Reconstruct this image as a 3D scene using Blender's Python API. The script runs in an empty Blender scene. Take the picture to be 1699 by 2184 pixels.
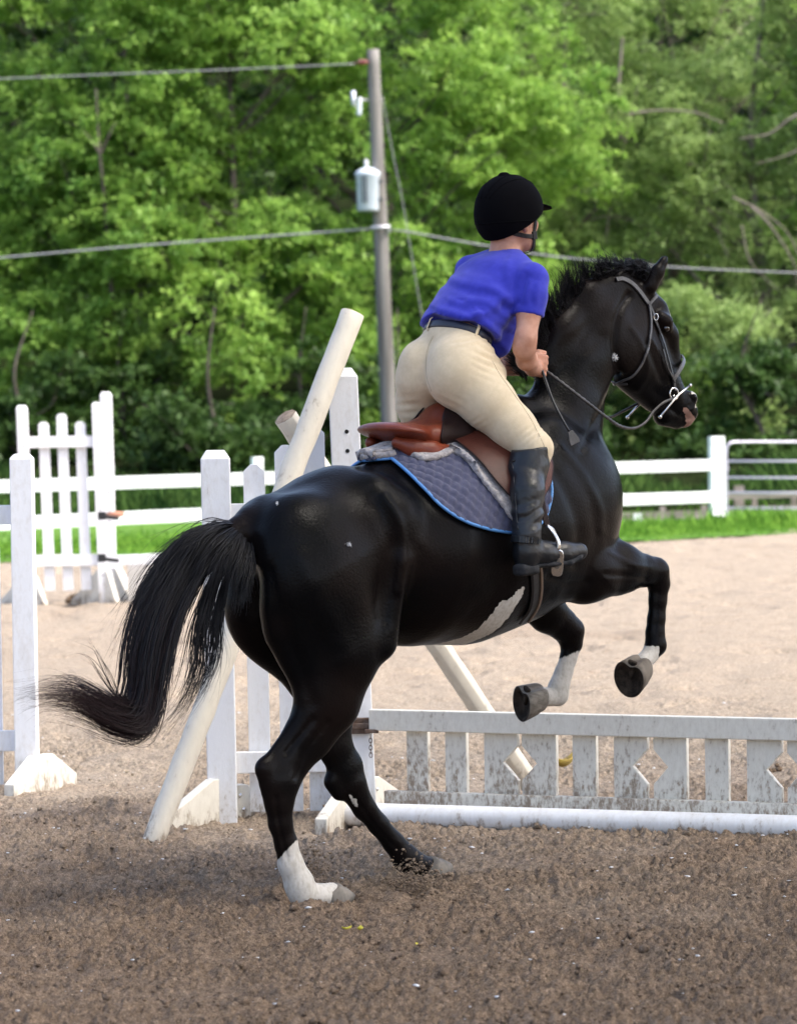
import bpy, math, random
import numpy as np
from mathutils import Vector, Matrix
from mathutils.bvhtree import BVHTree

random.seed(7)
RNG = np.random.default_rng(7)
SC = bpy.context.scene
COL = SC.collection
rad = math.radians

# ------------------------------------------------------------------ camera
F = 7680.0            # focal length in reference units (picture 1699 x 2184)
CU, CV = 849.5, 1092.0
CAM_Z = 1.6
PITCH = math.atan((1092.0 - 900.0) / F)
ROLL = rad(0.8)
cam_data = bpy.data.cameras.new("camera")
cam = bpy.data.objects.new("camera", cam_data)
COL.objects.link(cam)
RCAM = (Matrix.Rotation(math.pi / 2 - PITCH, 3, 'X') @ Matrix.Rotation(-ROLL, 3, 'Z'))
cam.matrix_world = Matrix.Translation((0, 0, CAM_Z)) @ RCAM.to_4x4()
cam_data.sensor_fit = 'VERTICAL'
cam_data.sensor_height = 24.0
cam_data.lens = 24.0 * F / 2184.0
cam_data.clip_start = 0.1
cam_data.clip_end = 3000
cam_data.dof.use_dof = True
cam_data.dof.focus_distance = 12.6
cam_data.dof.aperture_fstop = 3.8
SC.camera = cam
RC = np.array(RCAM)

# ------------------------------------------------------------------ light
SUN_EL, SUN_AZ = rad(54), rad(112)      # azimuth measured clockwise from +Y
world = bpy.data.worlds.new("World"); SC.world = world
world.use_nodes = True
wn = world.node_tree
sky = wn.nodes.new('ShaderNodeTexSky')
sky.sky_type = 'NISHITA'; sky.sun_disc = False
sky.sun_elevation = SUN_EL; sky.sun_rotation = SUN_AZ
sky.dust_density = 4.0; sky.ozone_density = 0.5; sky.air_density = 0.8
bg = wn.nodes['Background']; bg.inputs['Strength'].default_value = 0.15
wn.links.new(sky.outputs[0], bg.inputs[0])
sun_d = bpy.data.lights.new("sun", 'SUN'); sun_d.energy = 1.35; sun_d.angle = rad(18)
sun_d.color = (1.0, 0.96, 0.9)
sun = bpy.data.objects.new("sun", sun_d); COL.objects.link(sun)
sd = Vector((math.sin(SUN_AZ) * math.cos(SUN_EL), math.cos(SUN_AZ) * math.cos(SUN_EL), math.sin(SUN_EL)))
sun.rotation_euler = sd.to_track_quat('Z', 'Y').to_euler()
vs = SC.view_settings
vs.view_transform = 'Standard'; vs.look = 'None'; vs.gamma = 1.0; vs.exposure = 1.78
vs.use_curve_mapping = False
SC.cycles.use_denoising = True
SC.cycles.max_bounces = 6
SC.cycles.transparent_max_bounces = 8

# ------------------------------------------------------------------ maths helpers
def ray(u, v):
    c = np.array([(u - CU) / F, -(v - CV) / F, -1.0])
    return RC @ c
def P(u, v, d):
    r = ray(u, v); r = r * (d / r[1])
    return np.array([r[0], r[1], CAM_Z + r[2]])
def G(u, v, z=0.0):
    r = ray(u, v); r = r * ((z - CAM_Z) / r[2])
    return np.array([r[0], r[1], z])
def proj(p):
    p = np.atleast_2d(p) - np.array([0, 0, CAM_Z])
    c = p @ RC
    return np.stack([CU + F * c[:, 0] / -c[:, 2], CV - F * c[:, 1] / -c[:, 2]], 1)
TH = rad(40)
FW = np.array([math.cos(TH), math.sin(TH), 0.0]); LF = np.array([-math.sin(TH), math.cos(TH), 0.0]); UP = np.array([0, 0, 1.0])
ORG = np.array([-0.06, 12.2, 0.0])
HM = np.stack([FW, LF, UP], 1)
def H(u, v, t):
    """point of the horse's frame (forward, left, up) seen at (u, v) in the plane left = t"""
    r = ray(u, v); o = np.array([0, 0, CAM_Z]) - ORG
    k = (t - o @ LF) / (r @ LF)
    return (o + r * k) @ HM
def toW(p): return np.asarray(p) @ HM.T + ORG
def toL(p): return (np.asarray(p) - ORG) @ HM
def px(r, d=12.4): return r * d / F
def sstep(a, b, x):
    t = np.clip((x - a) / (b - a), 0, 1); return t * t * (3 - 2 * t)
def hashn(*a):
    h = np.zeros_like(a[0], dtype=np.int64)
    for i, c in enumerate(a):
        h = h ^ (c.astype(np.int64) * [73856093, 19349663, 83492791, 49979687][i])
    h = (h ^ (h >> 13)) * 1274126177
    h = h & 0x7fffffff
    return ((h >> 7) & 0xffff) / 65535.0
def vnoise(x, y, z=None, seed=0):
    x = np.asarray(x, float) ; y = np.asarray(y, float)
    xi, yi = np.floor(x), np.floor(y); fx, fy = x - xi, y - yi
    fx = fx * fx * (3 - 2 * fx); fy = fy * fy * (3 - 2 * fy)
    if z is None:
        s = np.full_like(xi, seed)
        a = hashn(xi, yi, s); b = hashn(xi + 1, yi, s); c = hashn(xi, yi + 1, s); d = hashn(xi + 1, yi + 1, s)
        return (a * (1 - fx) + b * fx) * (1 - fy) + (c * (1 - fx) + d * fx) * fy
    z = np.asarray(z, float); zi = np.floor(z); fz = z - zi; fz = fz * fz * (3 - 2 * fz)
    out = 0
    for dz, wz in ((0, 1 - fz), (1, fz)):
        s = np.full_like(xi, seed)
        a = hashn(xi, yi, zi + dz, s); b = hashn(xi + 1, yi, zi + dz, s); c = hashn(xi, yi + 1, zi + dz, s); d = hashn(xi + 1, yi + 1, zi + dz, s)
        out = out + wz * ((a * (1 - fx) + b * fx) * (1 - fy) + (c * (1 - fx) + d * fx) * fy)
    return out
def fbm(x, y, z=None, oct=4, seed=0, gain=.5):
    s = 0; a = 1; n = 0
    for i in range(oct):
        s = s + a * (vnoise(x * 2 ** i + 17.3 * i, y * 2 ** i - 9.1 * i, None if z is None else z * 2 ** i + 3.7 * i, seed + i) - .5); n += a; a *= gain
    return s / n * 2

# ------------------------------------------------------------------ object helpers
def props(o, label=None, cat=None, group=None, kind=None):
    if label: o['label'] = label
    if cat: o['category'] = cat
    if group: o['group'] = group
    if kind: o['kind'] = kind
    return o
def empty(name, loc, label=None, cat=None, group=None):
    o = bpy.data.objects.new(name, None); COL.objects.link(o)
    o.location = Vector(loc); o.empty_display_size = .1
    return props(o, label, cat, group)
def wloc(o):
    v = np.array(o.location)
    return v if o.parent is None else v + wloc(o.parent)
def mesh(name, verts, faces, mat, parent=None, smooth=True, origin=None, mats=None, mi=None):
    """verts in world space; faces: list of lists or (n,4)/(n,3) array"""
    verts = np.asarray(verts, float).reshape(-1, 3)
    if origin is None:
        origin = wloc(parent) if parent is not None else np.array([verts[:, 0].mean(), verts[:, 1].mean(), verts[:, 2].min()])
    me = bpy.data.meshes.new(name)
    if isinstance(faces, np.ndarray):
        n, k = faces.shape
        me.vertices.add(len(verts)); me.vertices.foreach_set('co', (verts - origin).astype(np.float32).ravel())
        me.loops.add(n * k); me.loops.foreach_set('vertex_index', faces.astype(np.int32).ravel())
        me.polygons.add(n); me.polygons.foreach_set('loop_start', np.arange(0, n * k, k, dtype=np.int32))
        me.polygons.foreach_set('loop_total', np.full(n, k, dtype=np.int32))
        me.update(calc_edges=True)
    else:
        me.from_pydata((verts - origin).tolist(), [], [list(map(int, f)) for f in faces]); me.update()
    if smooth: me.polygons.foreach_set('use_smooth', np.ones(len(me.polygons), dtype=bool))
    for m in (mats or [mat]): me.materials.append(m)
    if mi is not None: me.polygons.foreach_set('material_index', np.asarray(mi, dtype=np.int32))
    o = bpy.data.objects.new(name, me); COL.objects.link(o)
    if parent is not None:
        o.parent = parent; o.location = Vector(origin - wloc(parent))
    else: o.location = Vector(origin)
    return o
def bevel(o, w, seg=2):
    b = o.modifiers.new('bevel', 'BEVEL'); b.width = w; b.segments = seg; b.limit_method = 'ANGLE'; b.angle_limit = rad(35)
    return o
def vcol(o, name, cols):
    a = o.data.color_attributes.new(name, 'FLOAT_COLOR', 'POINT')
    c = np.ones((len(cols), 4), np.float32); c[:, :cols.shape[1]] = cols
    a.data.foreach_set('color', c.ravel())
class MB:
    def __init__(s): s.v = []; s.f = []
    def add(s, v, f):
        n = sum(len(a) for a in s.v); s.v.append(np.asarray(v, float).reshape(-1, 3)); s.f += [[i + n for i in q] for q in f]; return s
    def box(s, c, ax, ay, az):
        """c centre, ax/ay/az half-extent vectors"""
        c, ax, ay, az = map(lambda q: np.asarray(q, float), (c, ax, ay, az))
        v = [c + i * ax + j * ay + k * az for k in (-1, 1) for j in (-1, 1) for i in (-1, 1)]
        f = [[0, 2, 3, 1], [4, 5, 7, 6], [0, 1, 5, 4], [2, 6, 7, 3], [0, 4, 6, 2], [1, 3, 7, 5]]
        if np.dot(np.cross(ax, ay), az) < 0: f = [q[::-1] for q in f]
        return s.add(v, f)
    def prism(s, poly, o, ex, ez, ey):
        """poly in (ex, ez) plane with origin o, extruded by +-ey"""
        o, ex, ez, ey = map(lambda q: np.asarray(q, float), (o, ex, ez, ey)); n = len(poly)
        a = [o + p[0] * ex + p[1] * ez - ey for p in poly]; b = [o + p[0] * ex + p[1] * ez + ey for p in poly]
        f = [list(range(n)), list(range(2 * n - 1, n - 1, -1))] + [[i, n + i, n + (i + 1) % n, (i + 1) % n] for i in range(n)]
        if np.dot(np.cross(ex, ez), ey) < 0: pass
        else: f = [q[::-1] for q in f]
        f = [q[::-1] for q in f]
        return s.add(a + b, f)
    def tube(s, pts, r, n=10, cap=True, up=None):
        v, f = tube_vf(pts, r, n, cap, up); return s.add(v, f)
    def build(s, name, mat, parent=None, smooth=False, **k):
        return mesh(name, np.concatenate(s.v), s.f, mat, parent, smooth, **k)
def frames(pts, up=None):
    pts = np.asarray(pts, float); n = len(pts)
    T = np.gradient(pts, axis=0); T /= np.linalg.norm(T, axis=1)[:, None] + 1e-12
    a = np.array(up if up is not None else ([0, 0, 1] if abs(T[0][2]) < .9 else [1, 0, 0]), float)
    N = []
    for i in range(n):
        a = a - (a @ T[i]) * T[i]; a /= np.linalg.norm(a) + 1e-12; N.append(a.copy())
    N = np.array(N); B = np.cross(T, N)
    return T, N, B
def tube_vf(pts, r, n=10, cap=True, up=None, ry=None):
    pts = np.asarray(pts, float); m = len(pts); r = np.broadcast_to(np.asarray(r, float), (m,)); ry = r if ry is None else np.broadcast_to(np.asarray(ry, float), (m,))
    T, N, B = frames(pts, up)
    a = np.linspace(0, 2 * math.pi, n, endpoint=False)
    v = pts[:, None] + N[:, None] * (np.cos(a)[None, :, None] * r[:, None, None]) + B[:, None] * (np.sin(a)[None, :, None] * ry[:, None, None])
    v = v.reshape(-1, 3)
    f = [[i * n + j, i * n + (j + 1) % n, (i + 1) * n + (j + 1) % n, (i + 1) * n + j] for i in range(m - 1) for j in range(n)]
    if cap: f += [list(range(n))[::-1], [(m - 1) * n + j for j in range(n)]]
    return v, f
def strap_vf(pts, nrm, w, th):
    """flat strap: pts, outward normals, half width, thickness"""
    pts = np.asarray(pts, float); nrm = np.asarray(nrm, float); m = len(pts)
    T = np.gradient(pts, axis=0); T /= np.linalg.norm(T, axis=1)[:, None] + 1e-12
    nrm = nrm - (nrm * T).sum(1)[:, None] * T; nrm /= np.linalg.norm(nrm, axis=1)[:, None] + 1e-12
    S = np.cross(T, nrm); w = np.broadcast_to(np.asarray(w, float), (m,))[:, None]
    v = np.stack([pts - S * w, pts - S * w * .8 + nrm * th, pts + S * w * .8 + nrm * th, pts + S * w], 1).reshape(-1, 3)
    f = [[i * 4 + j, i * 4 + (j + 1) % 4, (i + 1) * 4 + (j + 1) % 4, (i + 1) * 4 + j] for i in range(m - 1) for j in range(4)]
    f += [[3, 2, 1, 0], [(m - 1) * 4 + j for j in range(4)]]
    return v, f
def smoothline(pts, n=24):
    """Catmull-Rom through pts"""
    pts = np.asarray(pts, float); m = len(pts)
    if m < 3: return np.array([pts[0] + (pts[-1] - pts[0]) * k for k in np.linspace(0, 1, n)])
    q = np.concatenate([[2 * pts[0] - pts[1]], pts, [2 * pts[-1] - pts[-2]]])
    L = np.concatenate([[0], np.cumsum(np.linalg.norm(np.diff(pts, axis=0), axis=1))])
    out = []
    for x in np.linspace(0, L[-1], n):
        i = min(max(int(np.searchsorted(L, x, side='right') - 1), 0), m - 2); t = (x - L[i]) / (L[i + 1] - L[i] + 1e-12)
        a, b, c, d = q[i], q[i + 1], q[i + 2], q[i + 3]
        out.append(.5 * (2 * b + (c - a) * t + (2 * a - 5 * b + 4 * c - d) * t * t + (3 * b - a - 3 * c + d) * t ** 3))
    return np.array(out)

# ------------------------------------------------------------------ implicit surfaces (horse frame)
class Vol:
    def __init__(s, lo, hi, h):
        s.lo = np.array(lo, float); s.h = h; s.n = np.ceil((np.array(hi) - s.lo) / h).astype(int) + 1
        s.D = np.full(s.n, 1.0, np.float32)
        s.ax = [(s.lo[i] + h * np.arange(s.n[i])).astype(np.float32) for i in range(3)]
    def sub(s, lo, hi, pad):
        a = np.clip(np.floor((np.asarray(lo) - pad - s.lo) / s.h).astype(int), 0, s.n); b = np.clip(np.ceil((np.asarray(hi) + pad - s.lo) / s.h).astype(int) + 1, 0, s.n)
        sl = tuple(slice(a[i], b[i]) for i in range(3))
        g = np.meshgrid(*[s.ax[i][sl[i]] for i in range(3)], indexing='ij', sparse=True)
        return sl, g
    def mix(s, sl, d, k, op='u'):
        a = s.D[sl]
        if op == 'u':
            h = np.clip(.5 + .5 * (a - d) / k, 0, 1); s.D[sl] = a * (1 - h) + d * h - k * h * (1 - h)
        elif op == 's':
            d = -d; h = np.clip(.5 - .5 * (a - d) / k, 0, 1); s.D[sl] = a * (1 - h) + d * h + k * h * (1 - h)
    def cone(s, A, ra, B, rb, k=.03, lat=1.0, op='u'):
        A = np.array(A, float); B = np.array(B, float)
        R = max(ra, rb) * max(1, lat) + 0
        sl, (x, y, z) = s.sub(np.minimum(A, B) - R, np.maximum(A, B) + R, k + 4 * s.h)
        w = np.array([1, 1 / lat, 1]); d = (B - A) * w; L2 = d @ d + 1e-12
        px_, py_, pz_ = (x - A[0]), (y - A[1]) / lat, (z - A[2])
        h = np.clip((px_ * d[0] + py_ * d[1] + pz_ * d[2]) / L2, 0, 1)
        q = np.sqrt((px_ - h * d[0]) ** 2 + (py_ - h * d[1]) ** 2 + (pz_ - h * d[2]) ** 2) - (ra + (rb - ra) * h)
        s.mix(sl, q * min(1, lat), k, op)
    def ell(s, C, r, k=.03, M=None, op='u'):
        C = np.array(C, float); r = np.array(r, float); R = r.max()
        sl, (x, y, z) = s.sub(C - R, C + R, k + 4 * s.h)
        X, Y, Z = x - C[0], y - C[1], z - C[2]
        if M is None: a, b, c = X / r[0], Y / r[1], Z / r[2]
        else:
            M = np.asarray(M, float)   # rows = local axes
            a, b, c = [(M[i][0] * X + M[i][1] * Y + M[i][2] * Z) / r[i] for i in range(3)]
        k0 = np.sqrt(a * a + b * b + c * c) + 1e-6; k1 = np.sqrt((a / r[0]) ** 2 + (b / r[1]) ** 2 + (c / r[2]) ** 2) + 1e-6
        s.mix(sl, k0 * (k0 - 1) / k1, k, op)
    def chain(s, pts, k=.03, lat=1.0):
        """pts: (u, v, t, rpx)"""
        q = [(H(u, v, t), r_m(u, v, t, r)) for u, v, t, r in pts]
        for a, b in zip(q, q[1:]): s.cone(a[0], a[1], b[0], b[1], k, lat)
    def surf(s, smooth=2):
        D = s.D; ins = D < 0
        n = s.n
        def c8(A): return [A[i:n[0] - 1 + i, j:n[1] - 1 + j, k:n[2] - 1 + k] for i in (0, 1) for j in (0, 1) for k in (0, 1)]
        cc = c8(ins); cnt = np.zeros(tuple(n - 1), np.int8)
        for a in cc: cnt += a
        act = (cnt > 0) & (cnt < 8)
        idx = np.argwhere(act); N = len(idx)
        ids = np.full(tuple(n - 1), -1, np.int32); ids[act] = np.arange(N)
        val = np.stack([D[idx[:, 0] + i, idx[:, 1] + j, idx[:, 2] + k] for i in (0, 1) for j in (0, 1) for k in (0, 1)], 1)
        cor = np.array([(i, j, k) for i in (0, 1) for j in (0, 1) for k in (0, 1)], float)
        S = np.zeros((N, 3)); W = np.zeros(N)
        for a in range(8):
            for b in range(a + 1, 8):
                if np.abs(cor[a] - cor[b]).sum() != 1: continue
                m = (val[:, a] < 0) != (val[:, b] < 0)
                t = val[m, a] / (val[m, a] - val[m, b])
                S[m] += cor[a] + (cor[b] - cor[a]) * t[:, None]; W[m] += 1
        V = s.lo + s.h * (idx + S / W[:, None])
        Fs = []
        for ax in range(3):
            o1, o2 = [(1, 2), (2, 0), (0, 1)][ax]
            A = np.take(ins, np.arange(0, n[ax] - 1), ax); B = np.take(ins, np.arange(1, n[ax]), ax)
            for flip, M in ((0, A & ~B), (1, ~A & B)):
                e = np.argwhere(M); e = e[(e[:, o1] > 0) & (e[:, o2] > 0) & (e[:, o1] < n[o1] - 1) & (e[:, o2] < n[o2] - 1)]
                q = []
                for d1, d2 in ((-1, -1), (0, -1), (0, 0), (-1, 0)):
                    c = e.copy(); c[:, o1] += d1; c[:, o2] += d2; q.append(ids[c[:, 0], c[:, 1], c[:, 2]])
                q = np.stack(q, 1); Fs.append(q[:, ::-1] if flip else q)
        Fa = np.concatenate(Fs)
        Fa = Fa[(Fa >= 0).all(1)]
        if smooth: V = lap(V, Fa, smooth)
        return V, Fa
def lap(V, Fa, it, lam=.5, mu=-.52):
    e = np.concatenate([Fa[:, [0, 1]], Fa[:, [1, 2]], Fa[:, [2, 3]], Fa[:, [3, 0]]]) if Fa.shape[1] == 4 else np.concatenate([Fa[:, [0, 1]], Fa[:, [1, 2]], Fa[:, [2, 0]]])
    n = len(V); cnt = np.bincount(e[:, 0], minlength=n) + np.bincount(e[:, 1], minlength=n)
    V = V.copy()
    for i in range(it):
        for l in (lam, mu):
            S = np.stack([np.bincount(e[:, 0], V[e[:, 1], c], n) + np.bincount(e[:, 1], V[e[:, 0], c], n) for c in range(3)], 1)
            V += l * (S / np.maximum(cnt, 1)[:, None] - V)
    return V
def largest(V, Fa):
    """keep the largest connected island"""
    n = len(V); lab = np.arange(n)
    e = np.concatenate([Fa[:, [i, (i + 1) % Fa.shape[1]]] for i in range(Fa.shape[1])])
    while True:
        m = np.minimum(lab[e[:, 0]], lab[e[:, 1]]); new = lab.copy()
        np.minimum.at(new, e[:, 0], m); np.minimum.at(new, e[:, 1], m); new = new[new]
        if (new == lab).all(): break
        lab = new
    c = np.bincount(lab, minlength=n); keep = lab == c.argmax()
    mp = np.cumsum(keep) - 1
    return V[keep], mp[Fa[keep[Fa[:, 0]]]]
def r_m(u, v, t, r): return r * (H(u, v, t) @ HM.T + ORG)[1] / F
def vnormals(V, Fa):
    a = V[Fa[:, 1]] - V[Fa[:, 0]]; b = V[Fa[:, 2]] - V[Fa[:, 0]]; n = np.cross(a, b); N = np.zeros_like(V)
    for i in range(Fa.shape[1]):
        for c in range(3): N[:, c] += np.bincount(Fa[:, i], n[:, c], len(V))
    return N / (np.linalg.norm(N, axis=1)[:, None] + 1e-12)
class Skin:
    """a surface in world space that straps and cloth can be laid on"""
    def __init__(s, V, Fa): s.b = BVHTree.FromPolygons([tuple(v) for v in V], [tuple(map(int, f)) for f in Fa])
    def hit(s, u, v, off=0.0):
        d = Vector(ray(u, v)).normalized()
        p, n, i, k = s.b.ray_cast(Vector((0, 0, CAM_Z)), d)
        if p is None:
            # nearest approach of the ray
            best = None
            for q in np.linspace(11.3, 13.6, 47):
                w = Vector(P(u, v, q)); a, m, i, dd = s.b.find_nearest(w)
                if best is None or dd < best[0]: best = (dd, a, m)
            p, n = best[1], best[2]
        return np.array(p) + np.array(n) * off, np.array(n)
    def near(s, w, off=0.0):
        p, n, i, d = s.b.find_nearest(Vector(w)); return np.array(p) + np.array(n) * off, np.array(n)
def mirror(p):
    q = toL(p).copy(); q = np.atleast_2d(q); q[:, 1] *= -1
    r = toW(q); return r if np.ndim(p) == 2 else r[0]

# ------------------------------------------------------------------ materials
def mat(name, col, rough=.6, var=None, scale=20, bump=0, bscale=60, spec=.5, metal=0, sheen=0, coord='Object', stretch=None, detail=4, var_lo=.4, var_hi=.65, extra=None, trans=0, subs=0, coat=0):
    m = bpy.data.materials.new(name); m.use_nodes = True; nt = m.node_tree; b = nt.nodes['Principled BSDF']
    b.inputs['Base Color'].default_value = (*col, 1); b.inputs['Roughness'].default_value = rough
    b.inputs['Specular IOR Level'].default_value = spec; b.inputs['Metallic'].default_value = metal
    if sheen: b.inputs['Sheen Weight'].default_value = sheen
    if coat: b.inputs['Coat Weight'].default_value = coat
    if subs:
        b.inputs['Subsurface Weight'].default_value = subs; b.inputs['Subsurface Radius'].default_value = (.01, .004, .002)
    tc = nt.nodes.new('ShaderNodeTexCoord'); src = tc.outputs[coord]
    if stretch:
        mp = nt.nodes.new('ShaderNodeMapping'); mp.inputs['Scale'].default_value = stretch; nt.links.new(src, mp.inputs[0]); src = mp.outputs[0]
    if var:
        n = nt.nodes.new('ShaderNodeTexNoise'); n.inputs['Scale'].default_value = scale; n.inputs['Detail'].default_value = detail; n.inputs['Roughness'].default_value = .65
        nt.links.new(src, n.inputs['Vector'])
        r = nt.nodes.new('ShaderNodeValToRGB'); r.color_ramp.elements[0].position = var_lo; r.color_ramp.elements[1].position = var_hi
        r.color_ramp.elements[0].color = (*col, 1); r.color_ramp.elements[1].color = (*var, 1)
        nt.links.new(n.outputs[0], r.inputs[0]); nt.links.new(r.outputs[0], b.inputs['Base Color'])
    if bump:
        n2 = nt.nodes.new('ShaderNodeTexNoise'); n2.inputs['Scale'].default_value = bscale; n2.inputs['Detail'].default_value = 5
        nt.links.new(src, n2.inputs['Vector'])
        bp = nt.nodes.new('ShaderNodeBump'); bp.inputs['Strength'].default_value = 1.0; bp.inputs['Distance'].default_value = bump
        nt.links.new(n2.outputs[0], bp.inputs['Height']); nt.links.new(bp.outputs[0], b.inputs['Normal'])
    return m
def volcut(s, pt, nrm, lo=None, hi=None):
    """remove what lies on the +nrm side of the plane (whole grid)"""
    nrm = np.array(nrm, float); nrm /= np.linalg.norm(nrm)
    g = np.meshgrid(*s.ax, indexing='ij', sparse=True)
    d = (g[0] - pt[0]) * nrm[0] + (g[1] - pt[1]) * nrm[1] + (g[2] - pt[2]) * nrm[2]
    s.D = np.maximum(s.D, d.astype(np.float32))
def grid_faces(na, nb, flip=False):
    i, j = np.meshgrid(np.arange(na - 1), np.arange(nb - 1), indexing='ij'); a = (i * nb + j).ravel()
    q = np.stack([a, a + nb, a + nb + 1, a + 1], 1)
    return q[:, ::-1] if flip else q
# ================================================================== GROUND
def sand_mat():
    m = bpy.data.materials.new('arena_sand'); m.use_nodes = True; nt = m.node_tree; b = nt.nodes['Principled BSDF']
    N = nt.nodes.new; Lk = nt.links.new
    tc = N('ShaderNodeTexCoord'); geo = N('ShaderNodeNewGeometry')
    def noise(sc, det=5, rough=.6, src=None):
        n = N('ShaderNodeTexNoise'); n.inputs['Scale'].default_value = sc; n.inputs['Detail'].default_value = det; n.inputs['Roughness'].default_value = rough
        Lk(src or tc.outputs['Object'], n.inputs[0]); return n.outputs[0]
    def ramp(src, els):
        r = N('ShaderNodeValToRGB'); r.color_ramp.elements[0].position = els[0][0]; r.color_ramp.elements[0].color = (*els[0][1], 1)
        r.color_ramp.elements[1].position = els[-1][0]; r.color_ramp.elements[1].color = (*els[-1][1], 1)
        for p, c_ in els[1:-1]: e = r.color_ramp.elements.new(p); e.color = (*c_, 1)
        Lk(src, r.inputs[0]); return r.outputs[0]
    def mixc(f, a, b_, mode='MIX'):
        x = N('ShaderNodeMix'); x.data_type = 'RGBA'; x.blend_type = mode
        if isinstance(f, float): x.inputs[0].default_value = f
        else: Lk(f, x.inputs[0])
        Lk(a, x.inputs[6]); Lk(b_, x.inputs[7]); return x.outputs[2]
    grain = ramp(noise(260, 3, .8), [(.30, (.075, .050, .033)), (.5, (.200, .140, .094)), (.72, (.42, .32, .23))])
    dry = ramp(noise(230, 3, .8), [(.28, (.22, .172, .125)), (.5, (.376, .308, .234)), (.74, (.552, .474, .382))])
    sep = N('ShaderNodeSeparateXYZ'); Lk(tc.outputs['Object'], sep.inputs[0])
    # damp, dug-over sand before the jump, with shade in its colour; drier beyond
    mp = N('ShaderNodeMapping'); mp.inputs['Scale'].default_value = (1, .45, 1); Lk(tc.outputs['Object'], mp.inputs[0])
    nn = noise(1.1, 5, .65, mp.outputs[0])
    a = N('ShaderNodeMath'); a.operation = 'MULTIPLY_ADD'; Lk(nn, a.inputs[0]); a.inputs[1].default_value = 9; a.inputs[2].default_value = -4.5
    s2 = N('ShaderNodeMath'); s2.operation = 'ADD'; Lk(sep.outputs[1], s2.inputs[0]); Lk(a.outputs[0], s2.inputs[1])
    mr = N('ShaderNodeMapRange'); mr.inputs[1].default_value = 11.5; mr.inputs[2].default_value = 17.5; Lk(s2.outputs[0], mr.inputs[0])
    base = mixc(mr.outputs[0], grain, dry)
    # damp streaks farther out
    mp2 = N('ShaderNodeMapping'); mp2.inputs['Scale'].default_value = (.5, .16, 1); Lk(tc.outputs['Object'], mp2.inputs[0])
    st = N('ShaderNodeMapRange'); st.inputs[1].default_value = .56; st.inputs[2].default_value = .72; st.inputs[4].default_value = .55; Lk(noise(1.3, 6, .62, mp2.outputs[0]), st.inputs[0])
    base = mixc(st.outputs[0], base, grain)
    # random darker mottling, then finer tone flecks at crumb scale
    mp3 = N('ShaderNodeMapping'); mp3.inputs['Scale'].default_value = (1, .6, 1); Lk(tc.outputs['Object'], mp3.inputs[0])
    sp_ = N('ShaderNodeMapRange'); sp_.inputs[1].default_value = .58; sp_.inputs[2].default_value = .68; sp_.inputs[4].default_value = .7; Lk(noise(11, 8, .75, mp3.outputs[0]), sp_.inputs[0])
    base = mixc(sp_.outputs[0], base, grain)
    blot = N('ShaderNodeMapRange'); blot.inputs[1].default_value = .36; blot.inputs[2].default_value = .66; blot.inputs[3].default_value = .52; blot.inputs[4].default_value = 1.35; Lk(noise(62, 5, .75), blot.inputs[0])
    mul = N('ShaderNodeVectorMath'); mul.operation = 'SCALE'; Lk(base, mul.inputs[0]); Lk(blot.outputs[0], mul.inputs['Scale'])
    Lk(mul.outputs[0], b.inputs['Base Color'])
    b.inputs['Roughness'].default_value = .95; b.inputs['Specular IOR Level'].default_value = .15
    bp = N('ShaderNodeBump'); bp.inputs['Distance'].default_value = .010; bp.inputs['Strength'].default_value = 1
    Lk(noise(75, 8, .75), bp.inputs['Height'])
    b2 = N('ShaderNodeBump'); b2.inputs['Distance'].default_value = .05; b2.inputs['Strength'].default_value = 1
    Lk(noise(9, 7, .72), b2.inputs['Height']); Lk(bp.outputs[0], b2.inputs['Normal'])
    fd = N('ShaderNodeMapRange'); fd.inputs[1].default_value = 13.5; fd.inputs[2].default_value = 17; Lk(sep.outputs[1], fd.inputs[0]); Lk(fd.outputs[0], b2.inputs['Strength']); Lk(b2.outputs[0], b.inputs['Normal'])
    return m
def axis_(segs):
    out = []
    for a, b_, st in segs: out += list(np.arange(a, b_, st))
    return np.array(out)
_o = np.concatenate([np.arange(1.95, 6.5, .06), np.geomspace(6.5, 400, 40)])
xs = np.concatenate([-_o[::-1], np.arange(-1.94, 1.945, .0088), _o])
ys = np.concatenate([[-60, -20, 0, 4, 6.5, 8], [8.6, 9.0, 9.3], np.arange(9.45, 14.0, .0085), np.arange(14.0, 20, .018), np.arange(20, 50, .06), 50 * np.geomspace(1, 20, 50)])
Xg, Yg = np.meshgrid(xs, ys, indexing='ij')
near = sstep(8.8, 9.4, Yg) * (1 - sstep(15.5, 22, Yg)) * (1 - sstep(1.95, 2.6, np.abs(Xg)))
_fr = np.random.default_rng(31); FOOTP_ = [(_fr.uniform(-1.3, 1.3), 9.6 + 5.6 * _fr.random(), _fr.uniform(.045, .07), _fr.uniform(0, 6.28)) for _ in range(34)]
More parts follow.
